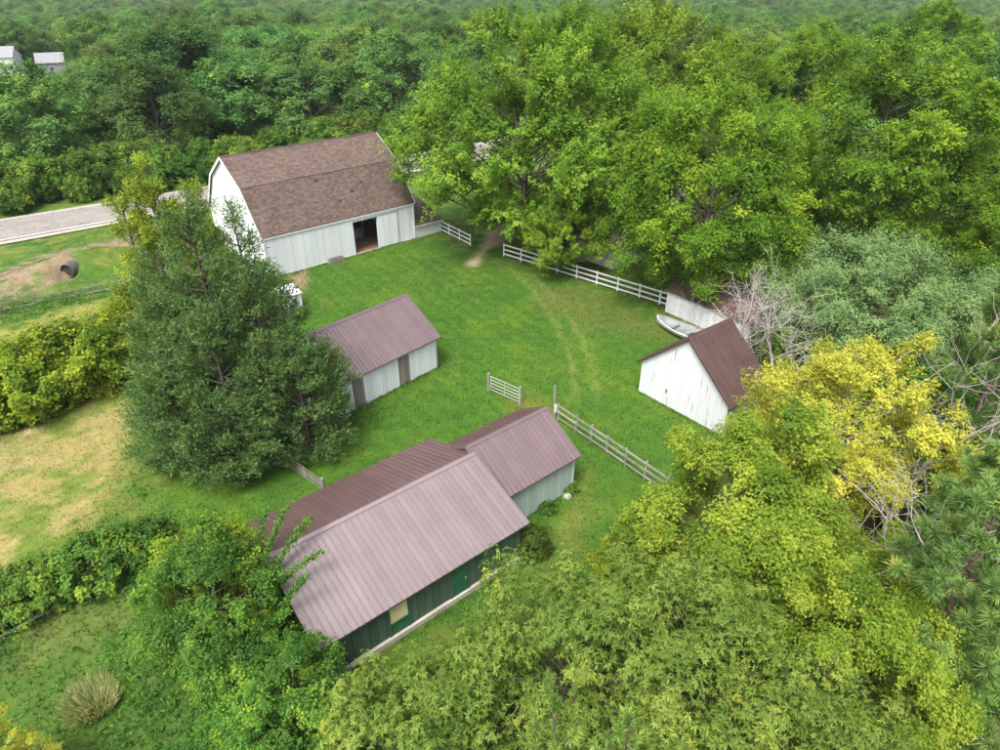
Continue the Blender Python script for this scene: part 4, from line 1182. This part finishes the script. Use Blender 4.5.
tree('red_cedar', p, (-16.8, 34.4), 0, 1, 'huge dark blue-green cedar covering the end of the middle shed')
p = cedar(52, [(0, 0, 14.4, 2.6, 1.0), (-2.4, .4, 12.0, 2.2, .6), (2.6, .3, 12.6, 2.2, .6)], 120, L_OLIVE, .8, 1.35)
tree('red_cedar', p, (-25.4, 47.6), .2, 1, 'olive-coloured cedar with pointed tips behind the dark cedar')

# --- long-needled pines
def pine(seed, h, r, nb, lm, nt=9, needle=.34, nn=80):
    g = np.random.default_rng(seed)
    Lb = [(np.array([(0, 0, -.2), (.1, 0, h * .5), (0, .1, h * .98)]), np.array([.22, .13, .03]))]
    TP, TD = [], []
    for i in range(nb):
        z = h * (.12 + .86 * (i + g.random()) / nb)
        R_ = r * (1 - (z / h) ** 1.8) ** .7 * g.uniform(.7, 1.1) + .25
        az_ = i * 2.4 + g.uniform(-.4, .4)
        el_ = g.uniform(.0, .35) + .5 * (z / h) ** 2
        d = np.array((np.cos(az_) * np.cos(el_), np.sin(az_) * np.cos(el_), np.sin(el_)))
        a = np.array((0, 0, z - R_ * .15)); tip = a + d * R_
        mid = (a + tip) / 2 - (0, 0, .1 * R_)
        Lb.append((np.array([a, mid, tip]), np.array([.06, .04, .02])))
        for j in range(nt):
            t = g.uniform(.35, 1)
            b = a + (tip - a) * t - np.array((0, 0, .1 * R_ * 4 * t * (1 - t) * .5))
            dd = unit(d * .7 + g.normal(size=3) * np.array((.8, .8, .35)) + (0, 0, .45))
            e = b + dd * g.uniform(.3, .7)
            Lb.append((np.array([b, e]), np.array([.02, .012])))
            TP.append(e); TD.append(unit(dd + (0, 0, .4)))
        TP.append(tip); TD.append(unit(d + (0, 0, .6)))
    TP.append(np.array((0, .1, h))); TD.append(np.array((0, 0, 1.)))
    P, D = np.array(TP), np.array(TD)
    n = len(P)
    I = np.repeat(np.arange(n), nn)
    s = g.uniform(-.32, .06, n * nn)
    ax = unit(D[I] * g.uniform(.15, 1.3, (n * nn, 1)) + unit(g.normal(size=(n * nn, 3))) * .85)
    V = leaf_quads(P[I] + D[I] * s[:, None], ax, unit(g.normal(size=(n * nn, 3))), needle * g.uniform(.7, 1.15, n * nn), np.full(n * nn, .034))
    tint = np.clip(.42 + g.normal(0, .2, n)[I] + g.normal(0, .06, n * nn), 0, 1)
    print('pine needles', n * nn)
    return tubes_mesh('trunk', Lb, PINEBARK, 5), npmesh('crown', V, 4, lm, tint=np.repeat(tint, 4))
p_pn = pine(61, 12.4, 3.3, 46, L_PINE, 6, .42, 120)
tree('long_needled_pine', p_pn, (15.0, 14.6), 0, 1, 'long-needled pine with round needle tufts at the lower frame edge')
tree('long_needled_pine', p_pn, (25.8, 29.0), 2, 1.1, 'blue-green pine above the bare branches at the frame edge', sz=1.08)
tree('long_needled_pine', p_pn, (20.6, 20.6), 4, .9, 'pine in the gap between the two larger pines', sz=.8)
p_ps = pine(62, 8.8, .62, 12, L_TIP, 2, .26, 110)
tree('young_pine', p_ps, (1.38, 9.6), 0, 1.0, 'bright pine tip standing up at the bottom edge, left one of the pair', group='young pine tips', sz=1.18)
tree('young_pine', p_ps, (3.3, 9.4), 2, 1.0, 'bright pine tip standing up at the bottom edge, right one of the pair', group='young pine tips', sz=1.16)

# ------------------------------------------------------------------ roadside shrubs and the wood beyond
p_rs = [broadleaf(71 + k, 5.0, 3.4, .0, 70, L_SHRUB, .27, .20, 1.0, 12, 30, tri=True, r0=.08, yel=.06, cvar=.22, wid=.28, shape=dict(bumps=10, amp=.45)) for k in range(3)]
def road_far(t):
    k = min(int(t), len(FAR) - 2); f = t - k
    return np.array(FAR[k]) * (1 - f) + np.array(FAR[k + 1]) * f
rg = random.Random(5)
row = []
t = 1.35
while t < 6.3:
    a = road_far(t); n_ = Vector((-.6, .8))
    for q in range(2):
        o = 5.2 + q * 4.2 + rg.uniform(-1, 1)
        row.append((a[0] + n_.x * o + rg.uniform(-1, 1), a[1] + n_.y * o + rg.uniform(-1, 1), rg.uniform(.55, .95) + q * .2))
    t += 4.4 / max(6, np.linalg.norm(np.array(FAR[min(int(t), len(FAR) - 2) + 1]) - np.array(FAR[min(int(t), len(FAR) - 2)])))
for k, (x, y, s) in enumerate(row):
    tree('roadside_shrub', p_rs[k % 3], (x, y), rg.uniform(0, 6), s, 'tangled green shrub on the far side of the road below the wood', 'shrub', 'roadside shrubs below the wood')

p_fr = [broadleaf(81 + k, (17.5, 16, 18.5, 15)[k], (6.2, 6.8, 6.0, 7.2)[k], .10, 95, L_FOREST, .33, .25, 1.75, 15, 30, tri=True, r0=.28, up=.35, out=.75, jit=.75, wid=.28, yel=.02, cvar=.16, shape=dict(bumps=9, amp=.32, core=.74)) for k in range(4)]
def road_side(x, y):
    """signed distance beyond the far road edge (positive: the wood's side)"""
    return (y - 77.9) * .8 - (x + 61.0) * .6
CAMP, CF = R(31.64), 655
def view(x, y, z):
    z = z - 26; dd = y * math.cos(CAMP) - z * math.sin(CAMP)
    return 500 + CF * x / dd, 375 - CF * (y * math.sin(CAMP) + z * math.cos(CAMP)) / dd, dd
cand = []
yy = 60.0
while yy < 900:
    sp = 12.6 if yy < 200 else 13 if yy < 420 else 16
    xx = -yy * 1.0 - 20
    while xx < yy * 1.0 + 20:
        x, y = xx + rg.uniform(-3, 3), yy + rg.uniform(-3, 3)
        xx += sp
        z = float(height(x, y))
        px, py, dp = view(x, y, z + 10)
        if px < -70 or px > 1070 or py < -45: continue
        rs = road_side(x, y)
        if rs < 16 and not (x > 46 and y > 74 and rs < -13): continue
        if -13 < rs < 16: continue
        if math.hypot(x + 151, y - 237) < 15: continue
        if view(x, y, 5)[0] < 75 and y > 165 and y < 245: continue   # the open ground before the far houses
        if any(math.hypot(x - a, y - b) < 12 for a, b in ((76, 128), (158, 380), (208, 400), (120, 410), (-10, 400), (152, 366), (201, 386), (116, 396), (-10, 386))): continue
        cand.append((math.hypot(x, y), x, y))
    yy += sp
cand.sort()
NEAR_N = 280
def wood_label(x, y):
    px, py, dp = view(x, y, 12)
    if x > 30 and road_side(x, y) < 0: return 'green tree in the grove beyond the ash, behind the farmyard trees', 'grove trees behind the farmyard'
    if road_side(x, y) < 30 and px < 480: return 'dark broadleaf tree in the front rank of the wood across the road', 'front rank of the wood'
    if px < 480: return 'green broadleaf tree deeper in the wood across the road', 'deeper trees of the wood'
    return 'hazy green tree in the wood seen above the farmyard maples', 'wood above the maples'
ORD = 'first second third fourth fifth sixth seventh eighth ninth tenth eleventh twelfth thirteenth fourteenth fifteenth sixteenth seventeenth eighteenth'.split()
front = sorted((view(x, y, 8)[0], x, y) for _, x, y in cand[:NEAR_N] if wood_label(x, y)[1] == 'front rank of the wood')
rank = {(x, y): i for i, (_, x, y) in enumerate(front)}
for k, (dd, x, y) in enumerate(cand[:NEAR_N]):
    lb, gr = wood_label(x, y)
    if (x, y) in rank and rank[(x, y)] < len(ORD): lb = 'dark broadleaf tree, %s from the frame edge in the front rank across the road' % ORD[rank[(x, y)]]
    s = rg.uniform(1.0, 1.42)
    if view(x, y, 8)[0] < 90 and 95 < y < 240: s = min(s, (26 - y * .1166) / 13.6)     # low growth before the far houses
    tree('woodland_tree', p_fr[rg.randrange(4)], (x, y), rg.uniform(0, 6.28), s, lb, 'tree', gr, sz=s * rg.uniform(.58, .8))
print('wood candidates', len(cand))

# the rest of the wood reads as one mass toward the horizon
far_pts = [(x, y, float(height(x, y)) - 1.0) for _, x, y in cand[NEAR_N:]]
far_me = bpy.data.meshes.new('far_wood')
far_me.from_pydata(far_pts, [], [])
far_o = tag(add('far_wood', far_me), 'distant mass of hazy treetops stretching to the horizon', 'wood', kind='stuff')
crowns = [o for o in bpy.data.objects if o.name.startswith('crown') and o.data in [p[1] for p in p_fr]]
seen, srcs = set(), []
for o in crowns:
    if o.data.name not in seen: seen.add(o.data.name); srcs.append(o)
ng = bpy.data.node_groups.new('far_wood_nodes', 'GeometryNodeTree')
ng.interface.new_socket('Geometry', in_out='INPUT', socket_type='NodeSocketGeometry')
ng.interface.new_socket('Geometry', in_out='OUTPUT', socket_type='NodeSocketGeometry')
gi, go = ng.nodes.new('NodeGroupInput'), ng.nodes.new('NodeGroupOutput')
jn = ng.nodes.new('GeometryNodeJoinGeometry')
for o in srcs:
    oi = ng.nodes.new('GeometryNodeObjectInfo'); oi.transform_space = 'ORIGINAL'
    oi.inputs['Object'].default_value = o; oi.inputs['As Instance'].default_value = True
    ng.links.new(oi.outputs['Geometry'], jn.inputs[0])
ip = ng.nodes.new('GeometryNodeInstanceOnPoints')
ip.inputs['Pick Instance'].default_value = True
m2p = ng.nodes.new('GeometryNodeMeshToPoints')
rv = ng.nodes.new('FunctionNodeRandomValue'); rv.data_type = 'FLOAT_VECTOR'
rv.inputs[0].default_value = (0, 0, 0); rv.inputs[1].default_value = (0, 0, 6.28)
rs_ = ng.nodes.new('FunctionNodeRandomValue'); rs_.data_type = 'FLOAT'
rs_.inputs[2].default_value = 1.0; rs_.inputs[3].default_value = 1.45; rs_.inputs['Seed'].default_value = 4
ng.links.new(gi.outputs[0], m2p.inputs[0])
ng.links.new(m2p.outputs[0], ip.inputs['Points'])
ng.links.new(jn.outputs[0], ip.inputs['Instance'])
ng.links.new(rv.outputs[0], ip.inputs['Rotation'])
vm = ng.nodes.new('ShaderNodeVectorMath'); vm.operation = 'MULTIPLY'; vm.inputs[1].default_value = (1, 1, .66)
ng.links.new(rs_.outputs[1], vm.inputs[0])
ng.links.new(vm.outputs[0], ip.inputs['Scale'])
ng.links.new(ip.outputs[0], go.inputs[0])
md = far_o.modifiers.new('wood', 'NODES'); md.node_group = ng

# ------------------------------------------------------------------ grass
RECTS = [(-20.69, 71.28, R(41.1), 8.9, 6.9), (-5.8, 23.78, R(39.5), 5.5, 4.2), (.4, 29.7, R(39.8), 2.9, 2.7), (-10.24, 42.44, R(47.6), 4.4, 3.4), (13.94, 38.57, R(39.5), 2.1, 3.6), (18.6, 51.2, R(-52), 4.1, 2.3)]
def free(x, y):
    ok = np.ones(x.shape, bool)
    for (cx, cy_, a, hu, hv) in RECTS:
        u = (x - cx) * math.cos(a) + (y - cy_) * math.sin(a); v = -(x - cx) * math.sin(a) + (y - cy_) * math.cos(a)
        ok &= ~((np.abs(u) < hu) & (np.abs(v) < hv))
    ok &= inside(DRIVE, x, y) < -.2
    rs = (y - 70.3) * .8 - (x + 56.1) * .6
    ok &= (rs < -1.5)
    return ok
def wall_foot(x, y):
    m = np.zeros(np.shape(x))
    for (cx, cy_, a, hu, hv) in RECTS:
        u = np.abs((x - cx) * math.cos(a) + (y - cy_) * math.sin(a)) - hu; v = np.abs(-(x - cx) * math.sin(a) + (y - cy_) * math.cos(a)) - hv
        m = np.maximum(m, (np.maximum(u, v) < .45).astype(float))
    return m
def blades(name, n, box_, h, w, seed, mask=None, lean=.5, bright=1.0, per=1):
    g = np.random.default_rng(seed)
    x = g.uniform(box_[0], box_[1], n); y = g.uniform(box_[2], box_[3], n)
    keep = free(x, y)
    # only the ground the camera could see
    keep &= np.abs(x) < y * .95 + 8
    if mask is not None: keep &= g.random(n) < mask(x, y)
    x, y = x[keep], y[keep]
    if per > 1:
        x = np.repeat(x, per) + g.normal(0, w * 1.4, len(x) * per); y = np.repeat(y, per) + g.normal(0, w * 1.4, len(y) * per)
    n = len(x)
    z = height(x, y)
    p = np.column_stack([x, y, z - .01])
    a = g.uniform(0, 2 * np.pi, n)
    side = np.column_stack([np.cos(a), np.sin(a), np.zeros(n)])
    L = h * g.uniform(.5, 1.4, n)[:, None]
    d = unit(np.column_stack([g.normal(0, lean, n), g.normal(0, lean, n), np.ones(n)]))
    ww = w * g.uniform(.6, 1.3, n)[:, None]
    V = np.stack([p - side * ww, p + side * ww, p + d * L], 1).reshape(-1, 3)
    c = ground_colour(x, y) * g.uniform(.55, 1.5, (n, 1)) * bright
    return npmesh(name, V, 3, BLADE, col=np.repeat(c, 3, 0))
yard_mask = lambda x, y: np.clip(.35 + .65 * sstep(-3, 2, inside(YARD, x, y)), 0, 1) * (inside(ROUGH, x, y) < 1)
tag(add('lawn_grass', blades('lawn_grass', 230000, (-50, 24, 14, 78), .12, .035, 91, yard_mask)), 'short bright green lawn grass covering the farmyard', 'grass', kind='stuff')
rough_mask = lambda x, y: sstep(-2, 2, inside(ROUGH, x, y)) + .9 * sstep(-1, 1, inside(FENCE_WEEDS, x, y)) + .02 * (inside(YARD, x, y) < -1) + .5 * (np.abs(inside(HAY_LOW, x, y)) < 1.2) + wall_foot(x, y)
tag(add('rough_meadow_grass', blades('rough_meadow_grass', 100000, (-55, 22, 6, 78), .26, .028, 92, rough_mask, .6, 1.5, 3)), 'long tangled meadow grass and weeds left of the sheds', 'grass', kind='stuff')

def weeds(n, seed):
    g = np.random.default_rng(seed)
    x = g.uniform(-52, 0, n); y = g.uniform(7, 66, n)
    m = sstep(-1.5, 1.5, inside(ROUGH, x, y)) * sstep(.42, .58, fbm(x, y, .5, 21)) + .8 * sstep(-1, 1, inside(FENCE_WEEDS, x, y)) * sstep(.4, .55, fbm(x, y, .6, 22)) + .8 * (np.abs(inside(HAY_LOW, x, y) + .6) < 1.0) * sstep(.45, .6, fbm(x, y, .4, 23))
    k = g.random(n) < m
    x, y = np.repeat(x[k], 4), np.repeat(y[k], 4)
    n = len(x)
    hh = .1 + .5 * fbm(x, y, .7, 24) * g.random(n)
    x = x + g.normal(0, .14, n); y = y + g.normal(0, .14, n)
    p = np.column_stack([x, y, height(x, y) + hh])
    ax = unit(g.normal(size=(n, 3)) * (1, 1, .4))
    V = leaf_quads(p, ax, unit(g.normal(size=(n, 3)) * .4 + (0, 0, 1)), g.uniform(.12, .3, n), g.uniform(.05, .13, n))
    t = np.clip(.4 + (fbm(x, y, .8, 25) - .5) * 1.1 + g.normal(0, .12, n), 0, 1)
    return npmesh('meadow_weeds', V, 4, L_ELM, tint=np.repeat(t, 4))
tag(add('meadow_weeds', weeds(42000, 95)), 'low leafy green weeds tangled through the rough meadow', 'weeds', kind='stuff')

# ------------------------------------------------------------------ the hazy air
def haze(density):
    m, nt, N, Lk = nodes('hazy_air')
    v = N('ShaderNodeVolumePrincipled')
    v.inputs['Color'].default_value = (.80, .90, 1.0, 1)
    v.inputs['Density'].default_value = density
    v.inputs['Anisotropy'].default_value = 0.0
    o = N('ShaderNodeOutputMaterial'); Lk(v.outputs[0], o.inputs['Volume'])
    V = [(x, y, z) for x in (-2900, 2900) for y in (-2900, 2900) for z in (-17.5, 31)]
    tag(add('haze', pymesh('haze', V, CUBE_F, m)), 'thin bluish haze filling the air over the farm', 'haze', kind='stuff')
haze(0.00009)
